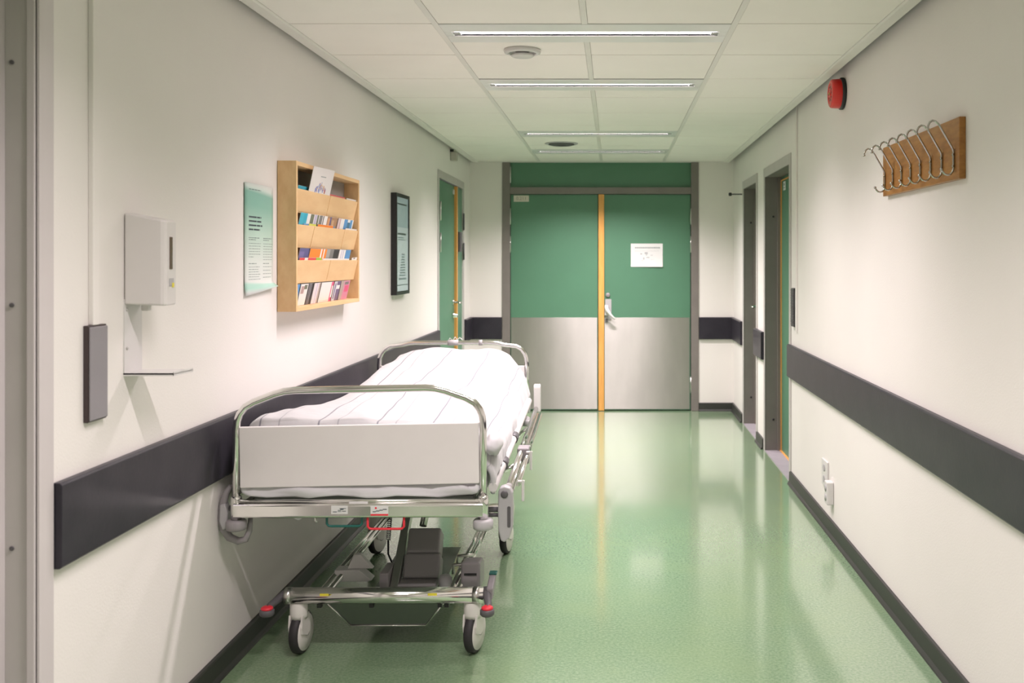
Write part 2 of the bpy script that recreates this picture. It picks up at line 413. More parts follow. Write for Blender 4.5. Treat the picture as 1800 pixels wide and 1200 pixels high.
lf = mb().box(XL-.05, XL-.010, 7.863, 8.690, .008, 2.095).build('door_leaf', green_m, d, bevel=.002)
lf2 = mb().box(XL-.05, XL-.006, 8.735, 9.107, .008, 2.095).build('door_leaf', green_m, d, bevel=.002)
mb().box(XL-.045, XL+.014, 8.693, 8.733, .008, 2.093).build('meeting_strip', oak_m, lf, bevel=.002)
for z in (1.84, 1.59): hinge(d, XL+.012, 7.875, z)
for z in (1.80, 1.53): hinge(d, XL+.012, 9.10, z, m=dgrey_m)
b = mb(); b.box(XL-.006, XL+.022, 8.80, 8.93, 1.525, 1.70); b.box(XL+.022, XL+.026, 8.815, 8.915, 1.55, 1.69, wht_m); dv = b.build('access_reader', dgrey_m, lf2, bevel=.003)
b = mb(); b.tube([(XL-.01, 8.62, 1.085), (XL+.055, 8.62, 1.085), (XL+.062, 8.60, 1.085), (XL+.062, 8.50, 1.082)], .009, 10)
b.lathe([(.026, 0), (.026, .008)], TX((XL-.010, 8.62, 1.085)), 24); b.build('lever_handle', chrome_m, lf)
b = mb(); b.lathe([(.026, 0), (.026, .008), (.016, .012), (.018, .035), (.014, .04)], TX((XL-.010, 8.62, .97)), 24); b.build('turn_knob', chrome_m, lf)
b = mb(); b.box(XL-.05, XL-.002, 8.60, 8.66, 2.02, 2.06); b.build('door_sensor', wht_m, lf)
# near left door (door_3): only its far jamb is seen
d = structE('door_3', (XL, 1.9, 0))
yj = 2.38
b = mb()
b.box(XL-.02, XL+.006, yj, yj+.062, 0, 2.21); b.box(XL-.02, XL+.006, 1.34, 1.40, 0, 2.21); b.box(XL-.02, XL+.006, 1.40, yj, 2.148, 2.21)
b.box(XL-.02, XL-.002, yj-.008, yj, 0, 2.148)                     # raised bead at the edge
b.box(XL-.075, XL-.02, yj-.002, yj, 0, 2.148, flight_m)              # rebate with the screws, in light frame grey
b.box(XL-.2, XL-.075, yj-.022, yj, 0, 2.148)
b.box(XL-.2, XL, 1.40, 1.415, 0, 2.148); b.box(XL-.2, XL, 1.415, yj, 2.13, 2.148)
jamb_m = mat('jamb_paint', (.60, .56, .555), .45, vary=.06, vscale=3)
b.mats = [jamb_m, flight_m]; b.mi = [0]*24+[1]*6+[0]*(len(b.f)-30)
b.build('frame', None, d, bevel=.003)
b = mb()
for v in (110, 536, 963):
    z = H-(v-457)*yj/1750; b.lathe([(.0055, 0), (.0055, .004), (.0035, .004)], TYn((XL-.058, yj-.001, z)), 16)
b.split('jamb_screw', dgrey_m, d)
mb().box(XL-.195, XL-.15, 1.42, yj-.024, .008, 2.12).build('door_leaf', flight_m, d)
# near right door (door_4) and far right door (door_5)
for nm, y0, y1, wf in (('door_4', 6.46, 7.63, .065), ('door_5', 7.965, 8.87, .07)):
    d = structE(nm, (XR, (y0+y1)/2, 0))
    b = mb(); side_frame(b, XR, -1, y0, y1, 2.148, wf, 2.078, .1); b.build('frame', flight_m, d, bevel=.002)
    b = mb(); lining(b, XR, -1, y0, y1, wf, 2.078, .118)
    b.box(XR+.09, XR+.118, y0+wf, y0+wf+.02, 0, 2.078); b.box(XR+.09, XR+.118, y1-wf-.02, y1-wf, 0, 2.078)
    b.build('door_lining', frame_m, d)
    lf = mb().box(XR+.120, XR+.16, y0+wf, y1-wf, .008, 2.075).build('door_leaf', green_m, d)
    mb().box(XR+.112, XR+.120, y1-wf-.030, y1-wf-.020, .01, 2.05).build('edge_band', oak_m, lf)
    mb().box(XR+.112, XR+.120, y0+wf+.02, y1-wf-.02, 2.045, 2.055).build('edge_band', oak_m, lf)
    mb().box(XR+.106, XR+.120, y0+wf+.02, y1-wf-.02, .0, .012).build('edge_band', oak_m, lf)
    mb().box(XR-.004, XR+.122, y0+wf, y1-wf, .0, .006).build('threshold', thr_m, d)
    b = mb()
    for z in (.24, 1.78): b.lathe([(.008, 0), (.008, .004)], TYn((XR+.06, y1-wf, z)), 12)
    b.split('jamb_screw', black_m, d)
    if nm == 'door_5':
        b = mb(); b.tube([(XR+.12, 8.64, 1.05), (XR+.045, 8.64, 1.05), (XR+.04, 8.62, 1.05), (XR+.04, 8.50, 1.045)], .010, 10); b.build('lever_handle', chrome_m, lf)
# door sign plates
b = mb(); b.box(-.958, -.812, YE+.008, YE+.012, 2.012, 2.072)
text_into(b, '0.211', .046, Matrix.Translation((-.885, YE+.0078, 2.042)) @ Matrix.Rotation(PI/2, 4, 'X'), ink_m)
sg = MB(); sg.__dict__ = b.__dict__
sg.mi = [0]*6+[1]*(len(sg.f)-6); sg.mats = [mat('sign_cream', (.62, .58, .50), .5), mat('sign_ink', (.30, .28, .24), .5)]
tag(sg.build('room_sign'), 'small cream plate reading 0.211 at the top left of the green double door', 'sign')
b = mb(); b.box(XR+.116, XR+.119, 7.36, 7.45, 1.97, 2.035); b.box(XR+.115, XR+.1165, 7.38, 7.43, 1.985, 1.992, inkl_m); b.box(XR+.115, XR+.1165, 7.38, 7.43, 2.005, 2.02, inkl_m)
b.mats = [paper_m, inkl_m]; b.mi = [0]*6+[1]*12
tag(b.build('room_sign'), 'small white plate high on the recessed door in the right wall', 'sign')
# paper notice on right leaf
def print_quads(b, quads, T):
    for (u0, u1, v0, v1, m) in quads: b.box(u0, u1, 0, .0006, v0, v1, m, T)
b = MB(); b.mats = [paper_m]
n = 14; vs = []; fs = []
x0, x1, z0, z1 = .169, .476, 1.385, 1.609
for j in range(n+1):
    for i in range(n+1):
        u, v = i/n, j/n
        c = .012*max(0, (.35-v))/.35*(abs(u-.1)**1)+.006*max(0, .2-v)
        vs.append((x0+(x1-x0)*u, YE+.009-c, z0+(z1-z0)*v))
for j in range(n):
    for i in range(n): a = j*(n+1)+i; fs.append((a, a+1, a+n+2, a+n+1))
b.add(vs, fs, paper_m, True)
T = Matrix.Translation((x0, YE+.0082, z0))
q = []; rnd = random.Random(3)
x = .04
while x < .265:
    l = rnd.uniform(.012, .02); q.append((x, x+l, .178, .190, inkl_m)); x += l+.003
    if .165 < x < .185: x += .012
q += [(.035, .27, .152, .154, mat('ink_pale', (.40, .41, .42), .7))]
pale = MATS['ink_pale']
for cx, cz, wq, hq in ((.10, .125, .016, .012), (.148, .132, .03, .018), (.15, .115, .012, .01), (.20, .112, .024, .005), (.165, .09, .03, .008), (.125, .08, .012, .022), (.21, .068, .035, .008), (.212, .056, .015, .01), (.12, .06, .04, .004)):
    q.append((cx-wq/2, cx+wq/2, cz-hq/2, cz+hq/2, pale))
print_quads(b, q, T)
o = tag(b.build('paper_notice'), 'white printed paper taped to the right leaf of the green double door', 'paper')
# ---------------------------------------------------------------- wall guard rails
ZR0, ZR1 = .690, .902
def rail_poly(xw, s, th=.024): return [(xw, ZR0), (xw+s*(th-.006), ZR0), (xw+s*th, ZR0+.006), (xw+s*th, ZR1-.006), (xw+s*(th-.006), ZR1), (xw, ZR1)]
def rail(segs, label, nm='wall_guard_rail'):
    b = mb()
    for ax, w_, s, a, c in segs: b.prism(rail_poly(w_, s), ax, a, c)
    return tag(b.build(nm, rail_m, bevel=.002), label, 'wall guard', 'dark wall guard rails')
rail([('y', XL, 1, 2.445, 7.795)], 'long dark grey rubber guard rail on the left wall behind the bed')
rail([('y', XR, -1, YB+.02, 6.50)], 'long dark grey guard rail along the right wall below the coat hooks')
rail([('y', XR-.006, -1, 7.60, 8.02)], 'short piece of dark guard rail between the two doors of the right wall')
rail([('y', XL, 1, 9.19, YE-.024), ('x', YE, -1, XL, DX0-.004)], 'short dark guard rail in the far corner left of the green double door')
rail([('y', XR, -1, 8.885, YE-.024), ('x', YE, -1, DX1+.004, XR)], 'short dark guard rail in the far corner right of the green double door')
# scuffs are in the rail material
# ---------------------------------------------------------------- left wall things
# cable duct + elbow switch
tag(mb().box(XL, XL+.014, 2.612, 2.645, 1.279, 2.52).build('cable_duct', wall_m, bevel=.002), 'thin cream cable duct running from the ceiling to the grey switch by the left doorway', 'cable duct')
t = thing('elbow_switch', 'flat grey push plate switch with dark edge below the cable duct by the left doorway', 'switch', (XL, 2.633, 1.026), 'door opener push switches')
mb().box(XL, XL+.013, 2.587, 2.682, 1.026, 1.279).build('switch_base', mat('dark_brown_plastic', (.045, .03, .03), .4), t, bevel=.002)
mb().box(XL+.013, XL+.018, 2.590, 2.680, 1.030, 1.275).build('push_plate', mat('push_grey', (.25, .235, .25), .4), t, bevel=.003)
tag(mb().box(XR, XR-.012, 6.235, 6.262, 1.0, 2.52).build('cable_duct', wall_m, bevel=.002), 'thin cream cable duct on the right wall beside the dark switch', 'cable duct')
t = thing('elbow_switch', 'dark ribbed push plate switch on the right wall beside the recessed door', 'switch', (XR, 6.32, 1.027), 'door opener push switches')
b = mb().box(XR, XR-.016, 6.275, 6.365, 1.027, 1.272); b.build('switch_base', black_m, t, bevel=.002)
b = mb().box(XR-.016, XR-.021, 6.277, 6.363, 1.03, 1.269)
for i in range(14): b.box(XR-.021, XR-.024, 6.280, 6.360, 1.04+.0165*i, 1.048+.0165*i)
b.build('push_plate', dgrey_m, t)
# sanitiser dispenser
t = thing('sanitiser_dispenser', 'white wall dispenser above a white bracket with drip shelf on the left wall', 'dispenser', (XL, 2.85, 1.125))
yd0, yd1 = 2.80, 2.905
b = mb(); pl = [(XL+.002, yd0), (XL+.105, yd0), (XL+.113, yd0+.004), (XL+.117, yd0+.012), (XL+.108, yd1-.015), (XL+.10, yd1-.004), (XL+.092, yd1), (XL+.002, yd1)]
# body: horizontal section lofted with a sloped top
k = len(pl); vs = []
def topz(x): return 1.584-.022*(x-XL)/.117
for (x, y) in pl: vs.append((x, y, 1.325-(.004 if x > XL+.05 else 0)))
for (x, y) in pl: vs.append((x, y, topz(x)))
b.add(vs, [tuple(reversed(range(k))), tuple(range(k, 2*k))]+[(i, (i+1) % k, k+(i+1) % k, k+i) for i in range(k)])
body = b.build('dispenser_body', dispw_m, t, bevel=.006, seg=3)
def fx(y): return XL+.117-.009*(y-yd0-.012)/(yd1-yd0-.027)
b = mb(); pA = [(fx(2.835)+.0015, 2.835), (fx(2.858)+.0015, 2.858), (fx(2.858)-.004, 2.858), (fx(2.835)-.004, 2.835)]
b.prism(pA, 'z', 1.424, 1.516); b.build('level_window', brown_m, t)
b = mb(); b.prism([(fx(2.83)+.001, 2.83), (fx(2.87)+.001, 2.87), (fx(2.87)-.003, 2.87), (fx(2.83)-.003, 2.83)], 'z', 1.375, 1.398)
b.prism([(fx(2.855)+.0016, 2.855), (fx(2.872)+.0016, 2.872), (fx(2.872)-.003, 2.872), (fx(2.855)-.003, 2.855)], 'z', 1.372, 1.385, yel_m)
b.mats = [mid_m, yel_m]; b.mi = [0]*6+[1]*6; b.build('info_label', None, t)
mb().box(XL+.03, XL+.05, 2.84, 2.865, 1.305, 1.325).build('nozzle', dispw_m, t, bevel=.003)
b = mb(); b.box(XL, XL+.003, yd0, yd1, 1.13, 1.34)
pk = [(XL, yd0), (XL+.142, yd0), (XL+.152, yd1), (XL, yd1)]
b.prism(pk, 'z', 1.128, 1.132)
b.prism([(XL+.142, yd0), (XL+.152, yd1), (XL+.150, yd1), (XL+.140, yd0)], 'z', 1.124, 1.136)
b.box(XL, XL+.142, yd0, yd0+.0015, 1.124, 1.132)
b.build('bracket', wht_m, t)
b = mb()
for z in (1.31, 1.20): b.lathe([(.005, 0), (.004, .003)], TX((XL+.003, 2.815, z)), 12)
b.split('bracket_screw', satin_m, t)
# poster
def yL(u, x=-XL): return 1750*x/(1078-u)
def zL(u, v, x=-XL): return H-(v-457)*yL(u, x)/1750
t = thing('poster', 'pale green text poster with curling bottom edge on the left wall beside the brochure rack', 'poster', (XL, 3.86, 1.33))
nv, nu = 20, 10; vs = []; fs = []; pv = []
P0, P1, Q0, Q1 = 3.71, 4.02, 1.315, 1.742
def pz(u, v):
    curl = .022*max(0, (.12-v)/.12)**1.5*(.2+.8*u); bow = .006*math.sin(PI*u)*(.3+.7*v)+.002
    return Vector((XL+.002+curl+bow, P0+(P1-P0)*u, Q0+(Q1-Q0)*v+.03*max(0, (.12-v)/.12)*u))
def poster_mat():
    m = bpy.data.materials.new('poster_print'); m.use_nodes = True; nt = m.node_tree; bb = nt.nodes['Principled BSDF']; bb.inputs['Roughness'].default_value = .45
    at = nt.nodes.new('ShaderNodeAttribute'); at.attribute_name = 'pv'
    r = nt.nodes.new('ShaderNodeValToRGB'); e = r.color_ramp.elements
    e[0].position = 0; e[0].color = (.72, .74, .72, 1); e[1].position = 1; e[1].color = (.70, .73, .70, 1)
    for p, c in ((.045, (.42, .68, .58, 1)), (.085, (.45, .70, .60, 1)), (.11, (.76, .79, .76, 1)), (.30, (.70, .76, .71, 1)), (.55, (.48, .66, .56, 1)), (.80, (.25, .49, .40, 1)), (.91, (.24, .48, .40, 1)), (.955, (.62, .72, .67, 1))):
        x = e.new(p); x.color = c
    nt.links.new(at.outputs['Fac'], r.inputs[0]); nt.links.new(r.outputs[0], bb.inputs[0]); return m
b = MB()
for j in range(nv+1):
    for i in range(nu+1): vs.append(pz(i/nu, j/nv)); pv.append(j/nv+.04*(i/nu-.5))
for j in range(nv):
    for i in range(nu): a = j*(nu+1)+i; fs.append((a, a+1, a+nu+2, a+nu+1))
b.add(vs, fs, None, True); o = b.build('sheet', poster_mat(), t)
at = o.data.attributes.new('pv', 'FLOAT', 'POINT'); at.data.foreach_set('value', pv)
so = o.modifiers.new('s', 'SOLIDIFY'); so.thickness = .0006; so.offset = 0
b = MB(); b.mats = [ink_m, mat('ink_mid', (.20, .27, .25), .7)]
def pline(u0, u1, v, h, m, rnd):
    u = u0
    while u < u1-.01:
        l = rnd.uniform(.03, .09) if m is not ink_m else rnd.uniform(.1, .25); ue = min(u+l, u1)
        A = [pz(u, v-h/2), pz(ue, v-h/2), pz(ue, v+h/2), pz(u, v+h/2)]
        b.add([p+Vector((.0008, 0, 0)) for p in A], [(0, 1, 2, 3)], m); u = ue+.014
rnd = random.Random(5); im = MATS['ink_mid']
pline(.12, .5, .945, .008, im, rnd)
for k in range(4): pline(.12, [.52, .52, .56, .48][k], .70-.037*k, .014, ink_m, rnd)
for c0, c1 in ((.12, .52), (.60, .97)):
    pline(c0, c1-.05, .515, .007, im, rnd); pline(c0, c0+.22, .498, .007, im, rnd)
    for k in range(6 if c0 < .3 else 7): pline(c0, (c0+.16) if k == 5 and c0 < .3 else c1-rnd.uniform(0, .05), .465-.024*k, .004, im, rnd)
    pline(c0, c0+.25, .285, .006, im, rnd)
    for k in range(6 if c0 < .3 else 4): pline(c0, c1-rnd.uniform(0, .12), .255-(.022 if c0 < .3 else .032)*k, .004, im, rnd)
b.build('printed_text', None, t)
# ---------------------------------------------------------------- brochure rack
RX = -1.2986; ry0, ry1, rz0, rz1 = 4.08, 5.095, 1.238, 1.858
t = thing('brochure_rack', 'light birch wall rack with sloping pocket fronts full of leaflets', 'rack', (XL, 4.59, rz0))
mb().box(XL+.001, RX, ry0, ry0+.018, rz0, rz1).build('side_panel', birch_m, t, bevel=.0015)
mb().box(XL+.001, RX, ry1-.018, ry1, rz0, rz1).build('side_panel', birch_m, t, bevel=.0015)
mb().box(XL+.001, RX, ry0+.018, ry1-.018, rz1-.018, rz1).build('top_board', birch_m, t, bevel=.0015)
mb().box(XL+.001, RX, ry0+.018, ry1-.018, rz0, rz0+.018).build('bottom_board', birch_m, t, bevel=.0015)
mb().box(XL+.001, XL+.006, ry0+.018, ry1-.018, rz0+.018, rz1-.018).build('back_panel', mat('rack_back', (.33, .30, .27), .6), t)
rows = [(1.654, 1.746), (1.507, 1.598), (1.356, 1.449)]
w4 = (ry1-ry0-.038)/4
for ri, (za, zb) in enumerate(rows):
    for k in range(4):
        y0 = ry0+.019+k*w4+.0012; y1 = y0+w4-.0024; dx = .0015*((k+ri) % 2)
        b = mb(); b.prism([(RX-.0228-dx, za), (RX-.002-dx, zb), (RX-.008-dx, zb+.001), (RX-.0288-dx, za)], 'y', y0, y1)
        b.build('pocket_front', birch_m, t, bevel=.0008, seg=1)
    b = mb(); b.box(XL+.006, RX-.024, ry0+.019, ry1-.019, za-.004, za); b.build('pocket_floor', birch_m, t)
yR = lambda u, x=-1.312: 1750*(-x)/(1078-u)
def brochure(name, label, u0, u1, zb, zt, layer, col, deco=(), roll=0, cat='brochure', th=.0022):
    """a booklet standing in a pocket, leaning with the pocket front; layer = how far behind it"""
    y0, y1 = yR(u0), yR(u1); y0 = max(y0, ry0+.021); y1 = min(y1, ry1-.021)
    slope = .0208/.092
    # reference line of the pocket front inner face, for its own row
    za = max([r[0] for r in rows if r[0] <= zb+.02] or [zb]); xin = RX-.0300-.0005-layer*.0034 if zb > 1.3 else RX-.036-layer*.0034
    base = Vector((xin+(zb-za)*slope, (y0+y1)/2, zb)); L = zt-zb
    up = Vector((slope, 0, 1)).normalized(); T = Matrix.Translation(base) @ Matrix(((up.z, 0, up.x, 0), (0, 1, 0, 0), (-up.x, 0, up.z, 0), (0, 0, 0, 1))) @ Matrix.Rotation(roll, 4, 'X')
    hw = (y1-y0)/2; b = MB(); cm = flat(f'{col}', col) if False else mat('cover_%d_%d_%d' % tuple(int(c*255) for c in col), col, .4)
    b.mats = [cm]; b.box(-th, 0, -hw, hw, 0, L, cm, T)
    b.box(-th+.0004, -.0004, -hw-.0004, hw-.001, .001, L+.0004, paper_m, T)
    for (a0, a1, c0, c1, dc) in deco:
        dm = mat('cover_%d_%d_%d' % tuple(int(c*255) for c in dc), dc, .4)
        b.box(0, .0003, -hw+2*hw*a0, -hw+2*hw*a1, L*c0, L*c1, dm, T)
    return tag(b.build(name), label, cat, 'leaflets in the birch rack')
TEAL=(.03,.36,.50); WH=(.80,.77,.74); RED=(.70,.05,.07); OR=(.85,.24,.02); NAVY=(.10,.09,.24); BLK=(.03,.025,.03); PINK=(.70,.10,.22); BLUE=(.10,.28,.55); BRN=(.40,.22,.12); GRN=(.30,.55,.05); GREY=(.20,.19,.18); LIL=(.50,.45,.60); OLV=(.16,.17,.11); YEL=(.62,.66,.10)
# top pocket
brochure('brochure', 'teal booklet lying low at the left of the top pocket', 524.6, 553, 1.662, 1.765, 2, TEAL)
def tall():
    x0, z0 = RX-.012, 1.69; y0, y1 = 4.262, 4.575; b = MB(); b.mats = [mat('cover_cream', (.76, .72, .70), .4)]; cm = b.mats[0]
    T = Matrix.Translation((RX-.0215, (y0+y1)/2, 1.668)) @ Matrix.Rotation(math.radians(12.6), 4, 'Y') @ Matrix.Rotation(math.radians(1.5), 4, 'X')
    L = .192; hw = (y1-y0)/2; b.box(-.002, 0, -hw, hw, 0, L, cm, T)
    rnd = random.Random(2)
    cs = [mat('crowd_blue', (.12, .15, .5), .5), mat('crowd_tan', (.6, .35, .12), .5), mat('crowd_pale', (.4, .45, .6), .5), mat('crowd_red', (.5, .15, .12), .5)]
    for i in range(46):
        yy = rnd.uniform(-.075, .075); zz = .092+rnd.uniform(0, .035)*(1-abs(yy)/.09); s = rnd.uniform(.003, .008)
        b.box(0, .0004+i*.00001, yy-s*.6, yy+s*.6, zz-s*1.8, zz+s, cs[i % 3 if i % 7 else 3], T)
    for i in range(6): b.box(0, .0004, -.03+i*.013, -.02+i*.013, .152, .156, inkl_m, T)
    return tag(b.build('brochure'), 'tall cream booklet with a small crowd of coloured figures, standing in the top pocket', 'brochure', 'leaflets in the birch rack')
tall()
brochure('brochure', 'red booklet low in the right half of the top pocket', 579, 607, 1.662, 1.758, 2, RED, [(0, 1, .93, .96, (.8, .35, .3))])
brochure('brochure', 'white booklet low at the right end of the top pocket', 609, 629, 1.662, 1.757, 1, WH)
# second pocket, back row reaches up behind the top fronts
zz = 1.652
brochure('brochure', 'teal leaflet at the left end of the second pocket', 524.6, 537, 1.514, zz, 1, TEAL, [(0, .5, .4, 1, (.05, .42, .55))])
brochure('magazine', 'white leaflet with a grey-green photo in the left half of the second pocket', 537.5, 566, 1.514, zz, 2, WH, [(.22, .42, .3, 1, OLV), (.46, .6, .25, 1, LIL), (.62, .72, .3, 1, OLV), (.76, .95, .35, 1, GREY)], cat='magazine')
brochure('brochure', 'cream leaflet in the middle of the second pocket', 566.5, 572, 1.514, zz, 1, WH)
brochure('magazine', 'leaflet with a brown and blue crowd photo in the second pocket', 572.5, 591, 1.514, zz, 2, BRN, [(.1, .3, .5, .95, (.6, .3, .15)), (.3, .42, .3, 1, NAVY), (.5, .7, .4, .9, (.55, .35, .2)), (.72, .9, .3, .7, BLUE)], cat='magazine')
brochure('brochure', 'narrow pink-edged leaflet beside the crowd photo leaflet in the second pocket', 591.5, 596, 1.514, zz, 1, (.55, .35, .35), [(.3, .5, .2, 1, WH)])
brochure('brochure', 'white leaflet with a round blue picture at the right of the second pocket', 596.5, 619, 1.514, zz, 2, WH, [(.3, .55, .35, 1, BLUE), (.55, .75, .25, .9, (.05, .15, .25)), (.75, .92, .4, 1, BLUE)])
brochure('brochure', 'blue leaflet edge peeping out left of the yellow-green one in the second pocket', 532, 541, 1.514, 1.607, 0, BLUE)
brochure('brochure', 'yellow-green leaflet edge peeping over the second pocket front', 541.5, 554, 1.514, 1.609, 0, YEL)
brochure('brochure', 'orange leaflet edge peeping over the second pocket front', 557, 584, 1.514, 1.611, 0, OR)
brochure('brochure', 'white leaflet edge at the right end of the second pocket', 606, 628, 1.514, 1.608, 0, WH)
# third pocket
zz = 1.503
brochure('brochure', 'dark violet leaflet at the left end of the third pocket', 524.6, 541, 1.362, zz, 2, NAVY, [(.0, .5, .3, .9, (.18, .15, .35))])
brochure('brochure', 'broad orange booklet with a pale stripe in the third pocket', 541.5, 571, 1.362, zz, 1, OR, [(.62, .7, .3, 1, WH), (.8, .86, .5, 1, WH)])
brochure('brochure', 'dark grey leaflet in the middle of the third pocket', 571.5, 593, 1.362, zz, 2, GREY, [(.0, .3, .0, 1, (.35, .34, .32)), (.6, 1, .0, 1, BLK)])
brochure('brochure', 'white leaflet with faint lines right of the dark grey one in the third pocket', 593.5, 604, 1.362, zz, 1, WH, [(.3, .4, .2, 1, LIL), (.6, .7, .2, 1, LIL)])
brochure('brochure', 'blue leaflet near the right end of the third pocket', 604.5, 613, 1.362, zz, 1, BLUE)
brochure('brochure', 'red leaflet edge at the left end of the third pocket', 524.6, 553, 1.362, 1.462, 0, RED, [(.3, .5, .9, 1, WH)])
brochure('brochure', 'bright green leaflet edge peeping over the third pocket front', 554, 563, 1.362, 1.463, 0, GRN)
brochure('brochure', 'white leaflet edge along the middle of the third pocket front', 566, 612, 1.362, 1.459, 0, WH)
brochure('brochure', 'small crumpled white leaflet at the right end of the third pocket', 617, 628, 1.362, 1.465, 0, WH, [(.3, .6, .93, 1, GREY)], roll=.04)
# bottom shelf
zz = 1.350; zb = rz0+.019
for u0, u1, lay, col, dec, lab in (
    (524.8, 532, 2, BLUE, [(.2, .8, .2, .6, WH)], 'blue and white leaflet at the left end of the bottom shelf'),
    (532.5, 545, 1, WH, [(.1, .5, .55, .9, (.45, .30, .28)), (.5, .9, .75, .95, OLV)], 'white magazine with a figure photo near the left end of the bottom shelf'),
    (545.5, 549.5, 1, BLK, [(.5, .7, 0, 1, (.3, .28, .3))], 'narrow black leaflet on the bottom shelf, left one of two'),
    (550, 555.5, 2, BLK, [(.2, .4, 0, 1, (.3, .28, .3))], 'black striped leaflet on the bottom shelf, right one of two'),
    (556, 564, 1, (.74, .66, .68), [(.6, .7, 0, 1, LIL)], 'pale pink leaflet on the bottom shelf beside the black ones'),
    (564.5, 568, 2, (.5, .4, .36), [], 'narrow tan leaflet in the middle of the bottom shelf'),
    (568.5, 586, 1, WH, [(.05, .95, .03, .1, (.7, .62, .55))], 'broad white booklet in the middle of the bottom shelf'),
    (586.5, 591, 2, PINK, [(.5, 1, .2, .8, WH)], 'pink and white leaflet right of the broad white booklet on the bottom shelf'),
    (591.5, 596, 1, (.6, .58, .62), [(.3, .6, .1, .9, NAVY)], 'grey striped leaflet on the bottom shelf'),
    (596.5, 603, 2, (.16, .11, .22), [(.1, .9, .6, .8, WH)], 'dark purple leaflet with a white band on the bottom shelf'),
    (603.5, 608, 1, (.45, .36, .32), [], 'tan leaflet near the right end of the bottom shelf'),
    (608.5, 619, 2, (.65, .25, .38), [(.3, .9, .4, .75, PINK), (.2, .8, .8, .95, GREY)], 'rose pink magazine at the right end of the bottom shelf')):
    brochure('magazine' if 'magazine' in lab else 'brochure', lab, u0, u1, zb, zz, lay, col, dec, cat='magazine' if 'magazine' in lab else 'brochure')
# ---------------------------------------------------------------- wall screen
t = thing('display_screen', 'black framed upright information screen on the left wall beyond the brochure rack', 'screen', (XL, 6.36, 1.232))
y0, y1, z0, z1 = 6.166, 6.56, 1.232, 1.869
b = mb(); x1 = XL+.036; f_ = .022
b.box(XL, x1-.006, y0, y1, z0, z1); b.box(x1-.006, x1, y0, y0+f_, z0, z1); b.box(x1-.006, x1, y1-f_, y1, z0, z1)
b.box(x1-.006, x1, y0+f_, y1-f_, z0, z0+f_); b.box(x1-.006, x1, y0+f_, y1-f_, z1-f_, z1)
b.build('frame', black_m, t)
b = MB(); scr = mat('screen_image', (.42, .52, .55), .25, col2=(.36, .46, .50), emit=.12); dk = mat('screen_ink', (.07, .09, .10), .3); md = mat('screen_mid', (.20, .27, .30), .3); pal = mat('screen_pale', (.55, .63, .66), .25, emit=.12)
b.mats = [scr, dk, md, pal]; xs = x1-.0055
b.box(xs-.002, xs, y0+f_, y1-f_, z0+f_, z1-f_, scr)
def sq(a0, a1, c0, c1, m, k=1): b.box(xs, xs+.0004*k, y0+f_+(y1-y0-2*f_)*a0, y0+f_+(y1-y0-2*f_)*a1, z0+f_+(z1-z0-2*f_)*c0, z0+f_+(z1-z0-2*f_)*c1, m)
sq(0, 1, 0, .68, pal); sq(.1, .85, .92, .935, dk, 2); sq(.1, .8, .60, .62, dk, 2); sq(.1, .6, .565, .575, md, 2); sq(.1, .75, .545, .552, md, 2)
for i in range(9): sq(.25+.025*i, .75-.01*i, .16+.028*i, .175+.028*i, md, 2)
sq(.2, .8, .12, .14, md, 2); sq(.05, .95, .06, .068, dk, 2)
b.build('screen_panel', None, t)
# ceiling detector box on the left wall
t = thing('wall_detector', 'small grey box detector high on the left wall above the far door', 'detector', (XL, 8.44, 2.29))
mb().box(XL, XL+.055, 8.41, 8.48, 2.29, 2.37).build('detector_body', mat('detector_grey', (.45, .44, .38), .5), t, bevel=.008)
mb().box(XL, XL+.03, 8.40, 8.425, 2.365, 2.385).build('bracket', black_m, t)
# door stop rod
t = thing('door_stop', 'thin rod with black knob sticking out of the right wall beside the farthest door', 'door stop', (XR, 8.93, 2.03))
mb().tube([(XR, 8.93, 2.04), (XR-.10, 8.93, 2.04)], .006, 10).build('rod', dgrey_m, t)
mb().lathe([(.014, 0), (.016, .004), (.016, .02), (.012, .026)], TXn((XR-.095, 8.93, 2.04)), 20).build('knob', black_m, t)
# ---------------------------------------------------------------- right wall things
t = thing('alarm_sounder', 'round red fire alarm sounder on a black base high on the right wall', 'alarm', (XR, 5.0, 2.21))
T = TXn((XR, 5.0, 2.285))
mb().lathe([(.078, 0), (.080, .004), (.080, .016), (.074, .02)], T, 40).build('base', black_m, t)
mb().lathe([(.073, .016), (.074, .02), (.072, .058), (.066, .066), (.052, .069), (.050, .066), (.020, .066), (.018, .069), (.012, .069)], T, 40).build('sounder_cap', red_m, t)
b = mb()
for k in range(10):
    a = 2*PI*k/10; p = Vector((XR-.0675, 5.0+.034*math.cos(a), 2.285+.034*math.sin(a)))
    b.lathe([(.0045, 0), (.0045, .0012)], TXn(p), 8)
b.split('grille_hole', mat('dark_red', (.12, .01, .01), .5), t)
mb().lathe([(.007, 0), (.006, .005)], TXn((XR-.069, 5.0, 2.285)), 12).build('centre_screw', mat('gold', (.5, .4, .15), .3, metal=1), t)
